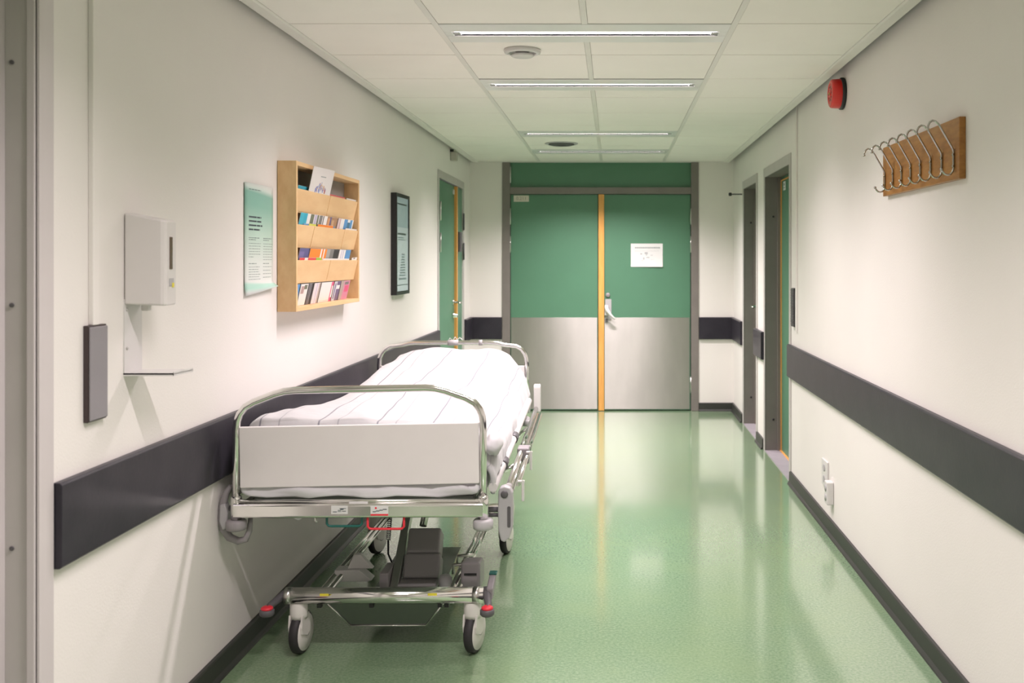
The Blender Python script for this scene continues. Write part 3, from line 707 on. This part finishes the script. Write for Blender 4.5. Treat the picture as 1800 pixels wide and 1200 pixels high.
# coat hook board
t = thing('coat_hook_board', 'brown wooden coat board with a row of eight chrome double hooks on the right wall', 'coat rack', (XR, 3.725, 1.716))
y0, y1, z0, z1 = 3.263, 4.186, 1.717, 1.921; xb = XR-.022
mb().box(XR, xb, y0, y1, z0, z1).build('board', beech_m, t, bevel=.002)
def hook_b(y):
    b = mb(); xs = xb-.0042; sx = XR-.022-1.1313-.0040   # shift so the stem touches the board
    raw = [(1.0457, 1.886), (1.0470, 1.896), (1.0530, 1.908), (1.0618, 1.9135), (1.0720, 1.911), (1.0817, 1.902), (1.0900, 1.8885), (1.1240, 1.829), (1.1300, 1.817), (1.1313, 1.808), (1.1313, 1.7560), (1.1290, 1.744), (1.1220, 1.7355), (1.1130, 1.7325), (1.1030, 1.7355), (1.0960, 1.743), (1.0915, 1.7515)]
    b.tube([(x+sx, y, z) for x, z in raw], .0036, 10)
    for x, z in (raw[0], raw[-1]): b.lathe([(.003, -.005), (.0052, -.003), (.0052, .003), (.003, .005)], Matrix.Translation((x+sx, y, z)), 10)
    b.lathe([(.005, 0), (.005, .004)], TX((xs-.004, y, 1.80)), 10); b.lathe([(.005, 0), (.005, .004)], TX((xs-.004, y, 1.762)), 10)
    return b
h0 = hook_b(3.307).build('hook', mat('hook_steel', (.50, .49, .47), .2, metal=1), t)
for k in range(1, 8):
    h = h0.copy(); C.objects.link(h); h.parent = t; h.location = (0, .12*k*.9985, 0)
# sockets
t = thing('wall_socket', 'flush white double power socket low on the right wall, the farther one', 'socket', (XR, 5.43, .19), 'power sockets')
b = mb().box(XR, XR-.010, 5.30, 5.50, .245, .33); ya, yb, za, zb2 = 5.33, 5.49, .24, .32
b = mb().box(XR, XR-.011, 5.335, 5.475, .225, .365); b.build('face_plate', wht_m, t, bevel=.003)
b = mb(); b.lathe([(.019, 0), (.019, .004), (.016, .002)], TXn((XR-.011, 5.40, .325)), 20); b.lathe([(.019, 0), (.019, .004), (.016, .002)], TXn((XR-.011, 5.40, .265)), 20); b.split('outlet', mid_m, t)
t = thing('wall_socket', 'boxy white surface power socket low on the right wall, nearer than the flush one', 'socket', (XR, 5.25, .17), 'power sockets')
mb().box(XR, XR-.036, 5.215, 5.285, .165, .285).build('socket_box', wht_m, t, bevel=.005)
b = mb(); b.lathe([(.018, 0), (.018, .003)], TXn((XR-.036, 5.25, .25)), 20); b.lathe([(.018, 0), (.018, .003)], TXn((XR-.036, 5.25, .20)), 20); b.split('outlet', mid_m, t)

# ================================================================ HOSPITAL BED
BX, BY, BR = -.878, 3.45, math.radians(.64)
BT = Matrix.Translation((BX, BY, 0)) @ Matrix.Rotation(BR, 4, 'Z')
bed = thing('hospital_bed', 'chrome framed hospital bed on castors parked against the left wall', 'bed', (BX, BY, 0), rz=BR, local=True)
def endrail(Yp, hw, z0, ztop, roll):
    c = math.tan(roll)
    p = [(-hw, Yp, z0), (-hw, Yp, .86), (-hw+.003, Yp, .900), (-hw+.012, Yp, .925), (-hw+.030, Yp, .948), (-hw+.060, Yp, .965), (-hw+.13, Yp, ztop-.012), (-hw+.165, Yp, ztop-.003), (-hw+.20, Yp, ztop)]
    p = p+[(-x, y, z) for x, y, z in reversed(p)]
    return [(x, y, z+(x*c if z > .87 else 0)) for x, y, z in p]
r = math.radians(1.0)
er = mb().tube(endrail(0, .4265, .575, 1.003, r), .0128, 16).build('foot_end_rail', chrome_m, bed)
b = mb().box(-.412, .414, -.009, .009, .672, .884, T=Matrix.Rotation(-r, 4, 'Y')); 
T = Matrix.Translation((0, 0, .775)) @ Matrix.Rotation(-r, 4, 'Y')
b = mb().box(-.413, .413, -.009, .009, -.105, .105, T=T); b.build('foot_panel', panel_m, bed, bevel=.003)
mb().tube(endrail(2.16, .415, .575, .985, 0), .0128, 16).build('head_end_rail', chrome_m, bed)
mb().box(-.402, .402, 2.151, 2.169, .66, .855).build('head_panel', panel_m, bed, bevel=.003)
b = mb().tube([(-.03, 2.16, .985), (.03, 2.16, .985)], .016, 12); b.tube([(.145, 2.16, .985), (.165, 2.16, .985)], .016, 12); b.build('rail_sleeve', mid_m, bed)
b = mb(); b.tube([(-.03, 2.17, .99), (-.02, 2.175, 1.01), (-.005, 2.175, .995), (.01, 2.175, 1.015), (.02, 2.175, 1.0), (.035, 2.175, 1.012), (.05, 2.175, 1.0)], .003, 8); b.build('rail_clip', wht_m, bed)
# upper frame
cb = mb().prism([(-.028+y, z) for y, z in rrect(0, .035, .563, .612, .008)], 'x', -.428, .428).build('foot_crossbar', chrome_m, bed)
mb().tube([(-.42, -.008, .617), (.42, -.008, .617)], .0075, 10).build('crossbar_lip', chrome_m, cb)
mb().prism([(2.15+y, z) for y, z in rrect(0, .035, .563, .612, .008)], 'x', -.418, .418).build('head_crossbar', chrome_m, bed)
for s in (-1, 1):
    mb().box(s*.39, s*.415, .02, 2.15, .57, .61).build('side_beam', satin_m, bed, bevel=.004)
for (x, y) in ((-.4265, 0), (.4265, 0), (-.415, 2.16), (.415, 2.16)):
    mb().lathe([(.0185, .545), (.0185, .628), (.016, .634)], Matrix.Translation((x, y, 0)), 24).build('post_socket', chrome_m, bed)
    mb().lathe([(.026, .516), (.034, .520), (.035, .530), (.035, .546), (.030, .552), (.019, .553)], Matrix.Translation((x, y, 0)), 28).build('bumper_collar', mid_m if x > 0 else grey_m, bed)
mb().box(-.385, .385, .06, 2.12, .600, .618).build('mattress_deck', mat('deck_grey', (.25, .25, .25), .5), bed)
# stickers on the crossbar
def sticker(x0, x1, z0, z1, base, marks, nm='sticker', yf=-.0285):
    b = MB(); b.mats = [base]; b.box(x0, x1, yf-.0008, yf+.001, z0, z1, base)
    for a0, a1, c0, c1, m in marks: b.box(x0+(x1-x0)*a0, x0+(x1-x0)*a1, yf-.0012, yf, z0+(z1-z0)*c0, z0+(z1-z0)*c1, m)
    return b.build(nm, None, bed)
def X_(u): return (u-1078)*3.42/1750-BX
sticker(X_(582), X_(611), .578, .607, paper_m, [(.1, .35, .22, .3, ink_m), (.4, .6, .25, .5, inkl_m), (.55, .75, .5, .62, ink_m), (.65, .9, .3, .38, ink_m), (.5, .9, .62, .68, ink_m)])
o = sticker(X_(651), X_(682), .572, .607, paper_m, [(0, 1, 0, .17, redp_m), (.12, .3, .35, .43, ink_m), (.3, .5, .42, .5, ink_m), (.5, .7, .5, .58, ink_m), (.7, .92, .58, .66, ink_m), (.25, .35, .66, .84, redp_m)])
o['label'] = 'white sticker with a red lower edge'
sticker(X_(612), X_(645), .611, .618, paper_m, [], yf=-.018)
# the red and green release loops
def loop(x0, x1, zb, m, y=-.005):
    return mb().tube([(x0, y, .565), (x0, y, zb+.008), (x0+.007, y, zb+.001), (x0+.016, y, zb), (x1-.016, y, zb), (x1-.007, y, zb+.001), (x1, y, zb+.008), (x1, y, .565)], .0042, 10).build('release_loop', m, bed)
o = loop(X_(571), X_(633), .530, teal_m); o['label'] = 'dark green release loop'
o = loop(X_(644), X_(708), .522, redp_m, -.012); o['label'] = 'red release loop'
b = mb(); b.prism([(X_(497), .565), (X_(527), .565), (X_(524), .552), (X_(518), .547)], 'y', .01, .03); b.build('fabric_corner', cloth_m, bed)
mb().tube([(X_(546), .03, .565), (X_(546), .03, .54), (X_(549), .03, .535)], .005, 8).build('hose_end', satin_m, bed)
# side rails
for s in (-1, 1):
    X0 = s*.478 if s < 0 else .505
    n0 = [( .16, .648), (1.58, .702)]
    rt = thing_rail = mb()
    for dz in (0, -.036): rt.tube([(X0, .12, .640+dz), (X0, 1.62, .700+dz)], .0115, 12)
    for Y in (.5, 1.25): rt.tube([(X0, Y, .62+Y*.038), (s*.415, Y, .60)], .010, 8)
    if s > 0: rt.tube([(X0+.026, .20, .628), (X0+.026, 1.50, .682)], .009, 12)
    sr = rt.build('side_rail', chrome_m, bed)
    if s > 0:
        b = mb(); b.prism(arc((1.60, .80), .021, 0, PI, 8)+[(1.582, .68), (1.632, .68)][::1], 'x', X0-.012, X0+.022); b.build('rail_upright', wht_m, sr, bevel=.004)
        b = mb().tube([(.455, .05, .650), (.47, 1.55, .742)], .0165, 14); b.build('holder_tube', wht_m, sr)
        for Y in (.37, .78): mb().tube([(.4565+.01*Y, Y-.035, .6455+.0613*Y), (.4565+.01*Y, Y+.035, .650+.0613*Y)], .0195, 14).build('tube_joint', dgrey_m, sr)
        for Y, zt in ((.60, .668), (.19, .640)):
            b = mb(); b.prism([(Y-.012, zt-.07), (Y+.008, zt-.075), (Y+.016, zt), (Y-.006, zt+.006)], 'x', .545, .554); b.tube([(.53, Y, zt), (.556, Y, zt)], .005, 8); b.build('release_lever', wht_m, sr, bevel=.004)
        mb().box(X0-.014, X0+.034, .62, .70, .615, .680).build('rail_clamp', grey_m, sr, bevel=.006)
        # front fitting
        b = mb(); yf = .10
        out = [(.470, .628), (.476, .640), (.492, .645), (.512, .640), (.520, .622), (.523, .56), (.521, .50), (.510, .462), (.492, .446), (.478, .452), (.470, .49), (.468, .56)]
        b.prism(out, 'y', yf-.016, yf+.03); fo = b.build('rail_end_fitting', mid_m, sr, bevel=.006, seg=3)
        mb().lathe([(.013, 0), (.013, .004), (.009, .006)], TYn((.492, yf-.016, .618)), 20).build('fitting_screw', dgrey_m, fo)
        b = mb(); b.prism(rrect(.502, .514, .50, .575, .005), 'y', yf-.0175, yf-.010); b.build('grip_slot', dgrey_m, fo)
        b = mb(); b.tube([(.43, yf+.02, .555), (.475, yf+.02, .555)], .010, 10); b.tube([(.43, yf+.02, .535), (.475, yf+.02, .535)], .007, 10); b.build('pivot_pin', dgrey_m, sr)
    else:
        b = mb(); yf = .03
        path = [(-.455, yf, .662), (-.472, yf, .640), (-.483, yf, .600), (-.487, yf, .555), (-.480, yf, .512), (-.460, yf, .482), (-.430, yf, .470), (-.405, yf, .476), (-.392, yf, .505), (-.388, yf, .550)]
        b.tube(path, .014, 12, rs=[.009, .012, .014, .015, .015, .014, .013, .012, .010, .008]); fo = b.build('rail_end_fitting', grey_m, sr)
        b = mb(); b.prism([(-.488, .600), (-.470, .604), (-.460, .570), (-.463, .520), (-.478, .512), (-.490, .540)], 'y', yf-.02, yf+.02); b.build('fitting_cover', mid_m, fo, bevel=.004)
        mb().tube([(-.46, yf, .585), (-.40, yf, .590)], .010, 10).build('pivot_pin', satin_m, sr)
# ---- undercarriage (sits 4 cm off the bed axis)
UX = .044
bar = mb().tube([(UX-.361, .20, .2215), (UX+.361, .20, .2215)], .029, 24).build('base_crossbar', chrome_m, bed)
for x in (-.352, .335): mb().tube([(UX+x-.012, .20, .2215), (UX+x+.012, .20, .2215)], .0298, 24).build('bar_collar', satin_m, bar)
mb().tube([(UX-.361, 1.46, .2215), (UX+.361, 1.46, .2215)], .029, 24).build('base_crossbar', chrome_m, bed)
for x in (-.215, .178):
    b = mb().box(UX+x-.016, UX+x+.016, .1705, .172, .229, .238); ob = b.build('warning_sticker', yel_m, bar)
    T = Matrix.Translation((UX+x, .20, .2215)) @ Matrix.Rotation(math.radians(-38), 4, 'X')
b = mb()
for x in (-.235, .245):
    b.tube([(UX+x-.010, .22, .218), (UX+x-.010, 1.45, .218)], .0135, 12); b.tube([(UX+x+.016, .22, .222), (UX+x+.016, 1.45, .222)], .010, 12)
b.split('base_side_tube', chrome_m, bed)
b = mb()
for Y in (.50, .62):
    b.tube([(UX+.205, Y, .205), (UX+.205, Y, .240), (UX+.27, Y, .245)], .007, 8)
b.split('tube_clip', satin_m, bed)
def caster(x, y, yaw, brake):
    T0 = Matrix.Translation((x, y, 0)) @ Matrix.Rotation(yaw, 4, 'Z')
    TWh = T0 @ Matrix.Translation((0, .02, .078))
    ax = TWh @ Matrix.Rotation(PI/2, 4, 'Y')
    wh = mb().lathe([(.060, -.017), (.070, -.017), (.0775, -.011), (.0775, .011), (.070, .017), (.060, .017)], ax, 36).build('caster_tyre', tyre_m, bed)
    mb().lathe([(.066, -.0185), (.067, -.014), (.067, .014), (.066, .0185), (.02, .0205)], ax, 36).build('wheel_disc', hub_m, wh)
    mb().lathe([(.014, -.026), (.014, .026)], ax, 16).build('axle', mid_m, wh)
    b = mb()
    # hood: cylinder stem below the bar widening into a fork cover
    b.lathe([(.030, .196), (.032, .192), (.032, .150), (.031, .135)], T0, 28)
    hp = [(-.034, .20-.06), (-.034, .105), (-.026, .095), (.0, .115), (.034, .115), (.040, .135), (.032, .150), (-.030, .150)]
    k = mb()
    for sx in (-1, 1):
        vs = []; 
        pts = [(-.026, .150), (-.032, .108), (-.026, .084), (.016, .068), (.032, .076), (.040, .10), (.030, .150)]
        for t_ in (.020, .027): vs += [T0 @ Vector((sx*t_, p, q)) for p, q in pts]
        n = len(pts); fs = [tuple(range(n)), tuple(reversed(range(n, 2*n)))]+[(i, n+i, n+(i+1) % n, (i+1) % n) for i in range(n)]
        if sx > 0: fs = [tuple(reversed(f)) for f in fs]
        b.add(vs, fs)
    b.build('caster_fork', hub_m, wh)
    return wh
caster(UX-.320, .215, math.radians(-8), 0); caster(UX+.318, .215, math.radians(-14), 0)
caster(UX-.322, 1.46, math.radians(-16), 0); caster(UX+.318, 1.46, math.radians(-10), 0)
# pedals
p1 = mb(); p1.prism([(UX+.357, .195), (UX+.377, .195), (UX+.375, .255), (UX+.358, .25)], 'y', .17, .30)
for s, y0, zz_, nm in ((-1, .12, .20, ''), (1, .10, .205, '')):
    b = mb(); x = UX+s*.385 if s > 0 else UX-.405
    xe = UX+s*.362
    b.tube([(xe, .235, .225), (xe+s*.010, .20, .222), (x, y0+.04, zz_), (x, y0, zz_-.004)], .012, 10, rs=[.018, .016, .013, .014])
    b.lathe([(.020, -.024), (.026, -.018), (.026, -.004), (.022, 0)], Matrix.Translation((x, y0, zz_)), 20)
    pd = b.build('brake_pedal', dgrey_m, bed)
    o = mb().lathe([(.021, -.001), (.021, .006), (.015, .010)], Matrix.Translation((x, y0, zz_)), 20).build('pedal_pad', redp_m, pd)
b = mb(); b.prism([(.195, .205), (.30, .222), (.33, .26), (.31, .265), (.20, .245)], 'x', UX+.370, UX+.394); pd = b.build('brake_pedal', grey_m, bed, bevel=.004)
mb().box(UX+.368, UX+.398, .30, .335, .262, .27).build('pedal_pad', teal_m, pd, bevel=.003)
# lower tray
trm = mat('tray_plate', (.22, .23, .22), .25, metal=.8)
b = mb(); yy = .225
b.add([(UX-.225, yy, .192), (UX+.215, yy, .192), (UX+.135, yy+.05, .085), (UX-.145, yy+.05, .085), (UX-.225, yy+.003, .192), (UX+.215, yy+.003, .192), (UX+.135, yy+.053, .085), (UX-.145, yy+.053, .085)],
      [(0, 3, 2, 1), (4, 5, 6, 7), (0, 1, 5, 4), (1, 2, 6, 5), (2, 3, 7, 6), (3, 0, 4, 7)])
b.add([(UX-.145, yy+.05, .085), (UX+.135, yy+.05, .085), (UX+.135, 1.2, .11), (UX-.145, 1.2, .11), (UX-.145, yy+.05, .082), (UX+.135, yy+.05, .082), (UX+.135, 1.2, .107), (UX-.145, 1.2, .107)],
      [(0, 1, 2, 3), (7, 6, 5, 4), (0, 4, 5, 1), (1, 5, 6, 2), (2, 6, 7, 3), (3, 7, 4, 0)])
tr = b.build('lower_tray', trm, bed)
b = mb(); b.tube([(UX-.228, yy-.001, .194), (UX-.146, yy+.048, .084)], .0035, 8); b.tube([(UX+.218, yy-.001, .194), (UX+.136, yy+.048, .084)], .0035, 8); b.tube([(UX-.146, yy+.048, .084), (UX+.136, yy+.048, .084)], .003, 8)
b.split('tray_edge', chrome_m, tr)
b = mb()
for x in (-.24, -.05, .20, .225): b.box(UX+x-.008, UX+x+.008, .195, .215, .178, .194)
b.split('tray_clip', black_m, tr)
# lift mechanism
la = mb(); la.prism([(.30, .20), (.36, .20), (.82, .56), (.76, .56)], 'x', .035, .066); la.build('lift_arm', satin_m, bed, bevel=.003)
la = mb(); la.prism([(1.42, .21), (1.36, .21), (.98, .56), (1.04, .56)], 'x', UX-.03, UX+.02); la.build('lift_arm', satin_m, bed, bevel=.003)
la = mb(); la.tube([(UX+.02, .86, .30), (UX+.05, 1.05, .56)], .016, 12); la.build('lift_rod', chrome_m, bed)
T = Matrix.Translation((.138, .42, .215)) @ Matrix.Rotation(math.radians(-30), 4, 'X')   # leaning back
ac = mb().box(-.068, .072, -.045, .045, -.01, .085, T=T).box(-.062, .066, -.040, .050, .085, .185, T=T).build('lift_motor', motor_m, bed, bevel=.010, seg=3)
mb().box(.06, .21, .32, .40, .195, .222).build('motor_base', motor_m, bed, bevel=.008)
mb().lathe([(.02, .20), (.026, .205), (.026, .232), (.018, .245)], Matrix.Translation((UX+.195, .36, 0)), 20).build('motor_foot', mid_m, bed)
mb().box(.0, .032, .30, .44, .19, .27).build('motor_bracket', grey_m, bed, bevel=.004)
b = mb(); b.prism([(.30, .20), (.44, .20), (.44, .275), (.40, .30), (.30, .31)], 'x', UX+.262, UX+.335); cbx = b.build('control_box', grey_m, bed, bevel=.010, seg=3)
mb().box(UX+.275, UX+.322, .296, .302, .262, .270).build('box_groove', black_m, cbx)
b = mb(); b.prism([(UX-.245, .245), (UX-.15, .245), (UX-.10, .205), (UX-.12, .20), (UX-.245, .20)], 'y', .42, .48); b.prism([(UX-.20, .245), (UX-.175, .30), (UX-.15, .30), (UX-.10, .245)], 'y', .44, .47)
b.build('gusset_plate', wht_m, bed, bevel=.003)
def coil(p0, p1, r, turns, wr=.0022):
    p0 = Vector(p0); p1 = Vector(p1); d = p1-p0; z = d.normalized(); u = z.cross(Vector((0, 1, 0))).normalized(); v = z.cross(u)
    N = turns*10; return [p0+d*(i/N)+(u*math.cos(2*PI*i/10)+v*math.sin(2*PI*i/10))*r for i in range(N+1)]
def wX(u, Y): return (u-1078)*(BY+Y)/1750-BX
mb().tube(coil((wX(693, .75), .75, .485), (wX(686, .75), .75, .27), .008, 26), .0023, 5).build('coiled_cable', dgrey_m, bed)
mb().tube(coil((wX(795, .8), .80, .56), (wX(776, .6), .60, .47), .008, 12), .0023, 5).build('coiled_cable', dgrey_m, bed)
mb().tube(coil((wX(740, .8), .80, .56), (wX(737, .7), .70, .48), .007, 10), .0023, 5).build('coiled_cable', dgrey_m, bed)
mb().tube([(wX(686, .75), .75, .27), (wX(684, .7), .72, .22), (wX(700, .6), .62, .16), (UX, .6, .13)], .004, 8).build('power_cable', black_m, bed)
mb().tube([(wX(640, .5), .55, .53), (wX(650, .5), .55, .49), (wX(672, .5), .6, .46), (wX(690, .5), .62, .50)], .006, 8).build('power_cable', grey_m, bed)
b = mb(); b.tube([(UX-.02, 1.2, .285), (UX+.22, 1.2, .285)], .014, 10); b.box(UX+.20, UX+.225, 1.18, 1.22, .27, .345); b.build('rear_lever', black_m, bed)
b = mb(); b.prism([(UX-.08, .56), (UX+.14, .56), (UX+.10, .47), (UX-.02, .45)], 'y', .95, 1.0); b.build('under_bracket', dgrey_m, bed)

# ---- mattress, pillow, duvet (things of their own, lying on the bed)
def grid_obj(name, m, P, nu, nv, thick=.0, attr=None, sub=1):
    vs = []; fs = []; at = []
    for j in range(nv+1):
        for i in range(nu+1):
            p = P(i/nu, j/nv); vs.append(BT @ Vector(p)); 
            if attr: at.append(attr(i/nu, j/nv))
    for j in range(nv):
        for i in range(nu): a = j*(nu+1)+i; fs.append((a, a+1, a+nu+2, a+nu+1))
    b = MB(); b.add(vs, fs, None, True); o = b.build(name, m)
    if attr: A = o.data.attributes.new('stripe', 'FLOAT', 'POINT'); A.data.foreach_set('value', at)
    if thick: s_ = o.modifiers.new('s', 'SOLIDIFY'); s_.thickness = thick; s_.offset = -1
    if sub: s_ = o.modifiers.new('u', 'SUBSURF'); s_.levels = sub; s_.render_levels = sub
    return o
sm = lambda a, b_, t: max(0, min(1, (t-a)/(b_-a)))**2*(3-2*max(0, min(1, (t-a)/(b_-a))))
nz = lambda x, y, z=0: noise.noise(Vector((x, y, z)))
# mattress with its fitted sheet: rounded block, closed
def section(hw, z0, z1, r, n=5):
    pts = arc((hw-r, z1-r), r, 0, PI/2, n)+arc((-hw+r, z1-r), r, PI/2, PI, n)+arc((-hw+r, z0+r), r, PI, 1.5*PI, n)+arc((hw-r, z0+r), r, 1.5*PI, 2*PI, n)
    out = []
    for i in range(len(pts)):       # refine long runs
        a = pts[i]; c = pts[(i+1) % len(pts)]; L = math.hypot(c[0]-a[0], c[1]-a[1]); k = max(1, int(L/.05))
        for t_ in range(k): out.append((a[0]+(c[0]-a[0])*t_/k, a[1]+(c[1]-a[1])*t_/k))
    return out
def sheet_block(name, Y0, Y1, hw, z0, z1, m, amp, r=.035, ny=40, xoff=0, puff=0):
    rings = []; S = section(hw, z0, z1, r)
    for j in range(ny+1):
        t_ = j/ny; y = Y0+(Y1-Y0)*t_; e = min(t_, 1-t_)*(Y1-Y0); k = 1 if e > r else math.sqrt(max(0, 1-(1-e/r)**2))*.12+.88
        ring = []
        for x, z in S:
            zc = (z0+z1)/2; xx = x*(1-(1-k)*.2); zz_ = zc+(z-zc)*k
            if puff: u = x/hw; q = max(0, 1-u*u)**.5; tt = 2*t_-1; zz_ = z0+(zz_-z0)*(1+puff*q*max(0, 1-tt*tt)**.5)
            d = amp*nz(x*9+3, y*3, z*9)+amp*.6*nz(x*20, y*7+2, z*14)
            ring.append(Vector((xoff+xx+d*(1 if abs(x) > hw*.9 else .2)*(1 if x > 0 else -1), y, zz_+d*(1 if abs(x) < hw*.98 else 0))))
        rings.append(ring)
    n = len(S); vs = [BT @ p for r_ in rings for p in r_]; fs = []
    for j in range(ny):
        for i in range(n): fs.append((j*n+i, (j+1)*n+i, (j+1)*n+(i+1) % n, j*n+(i+1) % n))
    for e_, off in ((0, 0), (1, ny*n)):
        prev = off; zc = (z0+z1)/2; yy = (Y0, Y1)[e_]; sg_ = (-1, 1)[e_]
        for q, sc_ in enumerate((.94, .85, .7, .5, .25)):
            base_ = len(vs)
            for i in range(n):
                p = rings[ny if e_ else 0][i]; x = xoff+(p.x-xoff)*(1-(1-sc_)*.25); z = zc+(p.z-zc)*sc_
                vs.append(BT @ Vector((x, yy+sg_*((.034 if z < .668 else .0) +.02*nz(x*7+z*18, z*9, 5)+.01*nz(x*22, z*30, 6)), z)))
            for i in range(n):
                f = (prev+i, prev+(i+1) % n, base_+(i+1) % n, base_+i); fs.append(tuple(reversed(f)) if e_ == 0 else f)
            prev = base_
        f = tuple(range(prev, prev+n)); fs.append(tuple(reversed(f)) if e_ == 0 else f)
    b = MB(); b.add(vs, fs, None, True); return b.build(name, m)
o = sheet_block('mattress', .03, 2.13, .425, .619, .765, cloth_m, .010)
tag(o, 'white sheeted mattress on the hospital bed under the striped duvet', 'mattress')
o = sheet_block('pillow', 1.62, 2.10, .36, .765, .835, cloth_m, .008, ny=24, xoff=.05, puff=.5)
tag(o, 'white pillow at the raised far end of the hospital bed', 'pillow')
DW = .44
def lerp(t, ks):
    for (a, p), (b_, q) in zip(ks, ks[1:]):
        if t <= b_: k = (t-a)/(b_-a); k = k*k*(3-2*k) if len(ks) < 3 else k; return p+(q-p)*max(0, k)
    return ks[-1][1]
LXK = [(0, -.418), (.07, -.414), (.30, -.37), (.53, -.30), (.68, -.27), (.85, -.245), (1, -.24)]
LZK = [(0, .872), (.07, .880), (.30, .858), (.50, .862), (.62, .888), (.80, .935), (.92, .958), (1, .955)]
CZK = [(0, .880), (.30, .892), (.5, .91), (.7, .945), (.90, .975), (1, .968)]
RZK = [(0, .838), (.30, .845), (.5, .865), (.7, .905), (.90, .950), (1, .945)]
def duvet(u, v):
    y = .055+(2.06-.055)*v+.015*nz(u*4, v*2+8)
    hd = sm(.42, .80, v); lx = lerp(v, LXK)+.008*nz(1, v*9); rx = .405-.075*hd
    if u < .10:
        a = 1-u/.10; x = lx-.012*math.sin(a*PI/2)-.05*hd*a; z = lerp(v, LZK)-.012-.075*a-.04*hd*a
    elif u < .76:
        a = (u-.10)/.66; x = lx+a*(rx-lx); zl, zc, zr = lerp(v, LZK), lerp(v, CZK), lerp(v, RZK)
        z = zl+(zc-zl)*sm(0, .45, a) if a < .55 else zc+(zr-zc)*sm(.60, 1.0, a)
        e = min(a, 1-a)*(rx-lx); z -= .012*(1-sm(0, .05, e))
    else:
        a = (u-.76)/.24; z0 = lerp(v, RZK)-.012
        x = rx+.058*math.sin(min(a*1.5, 1)*PI/2)+.055*hd*a; z = z0-(z0-.675-.025*nz(v*6, 1)-.03*hd)*(a**1.05)
    wr = .018*nz(x*6, y*2.2, 1)+.006*nz(x*16+y*5, y*5, 4)+.016*nz(x*3.2+y*1.6, y*1.4, 7)
    z += wr*(1 if u > .1 else .4)
    if u > .76: k = (u-.76)/.24; x += (.016*nz(y*7, z*3, 2)+.008*nz(y*20, z*6, 3))*k
    if v < .02: z -= .045
    if v > .985: z -= .10
    return (x, y, z)
o = grid_obj('duvet', duvet_m, duvet, 72, 120, .02, attr=lambda u, v: duvet(u, v)[0]*(1 if u < .76 else 1)+(max(0, u-.76)*.7)+.014*nz(u*3, v*6)+.012*math.sin(v*5), sub=1)
tag(o, 'puffy white duvet with thin grey stripes spread over the hospital bed', 'duvet')
# bunched corner of the duvet beside the foot end post
b = MB()
rings = 14; nn = 20; vs = []; fs = []
for j in range(rings+1):
    for i in range(nn):
        th = PI*j/rings; ph = 2*PI*i/nn
        r_ = 1+.25*nz(math.cos(ph)*1.7, math.sin(ph)*1.7, th*1.5)
        vs.append(BT @ Vector((.452+.030*math.sin(th)*math.cos(ph)*r_, .10+.075*math.sin(th)*math.sin(ph)*r_, .795+.040*math.cos(th)*r_)))
for j in range(rings):
    for i in range(nn): fs.append((j*nn+i, (j+1)*nn+i, (j+1)*nn+(i+1) % nn, j*nn+(i+1) % nn))
b.add(vs, fs, None, True); k_ = b.build('duvet_corner', duvet_m, None)
bpy.context.view_layer.update()
loc = k_.location.copy(); k_.parent = o; k_.matrix_parent_inverse = Matrix.Identity(4); k_.location = loc-o.location
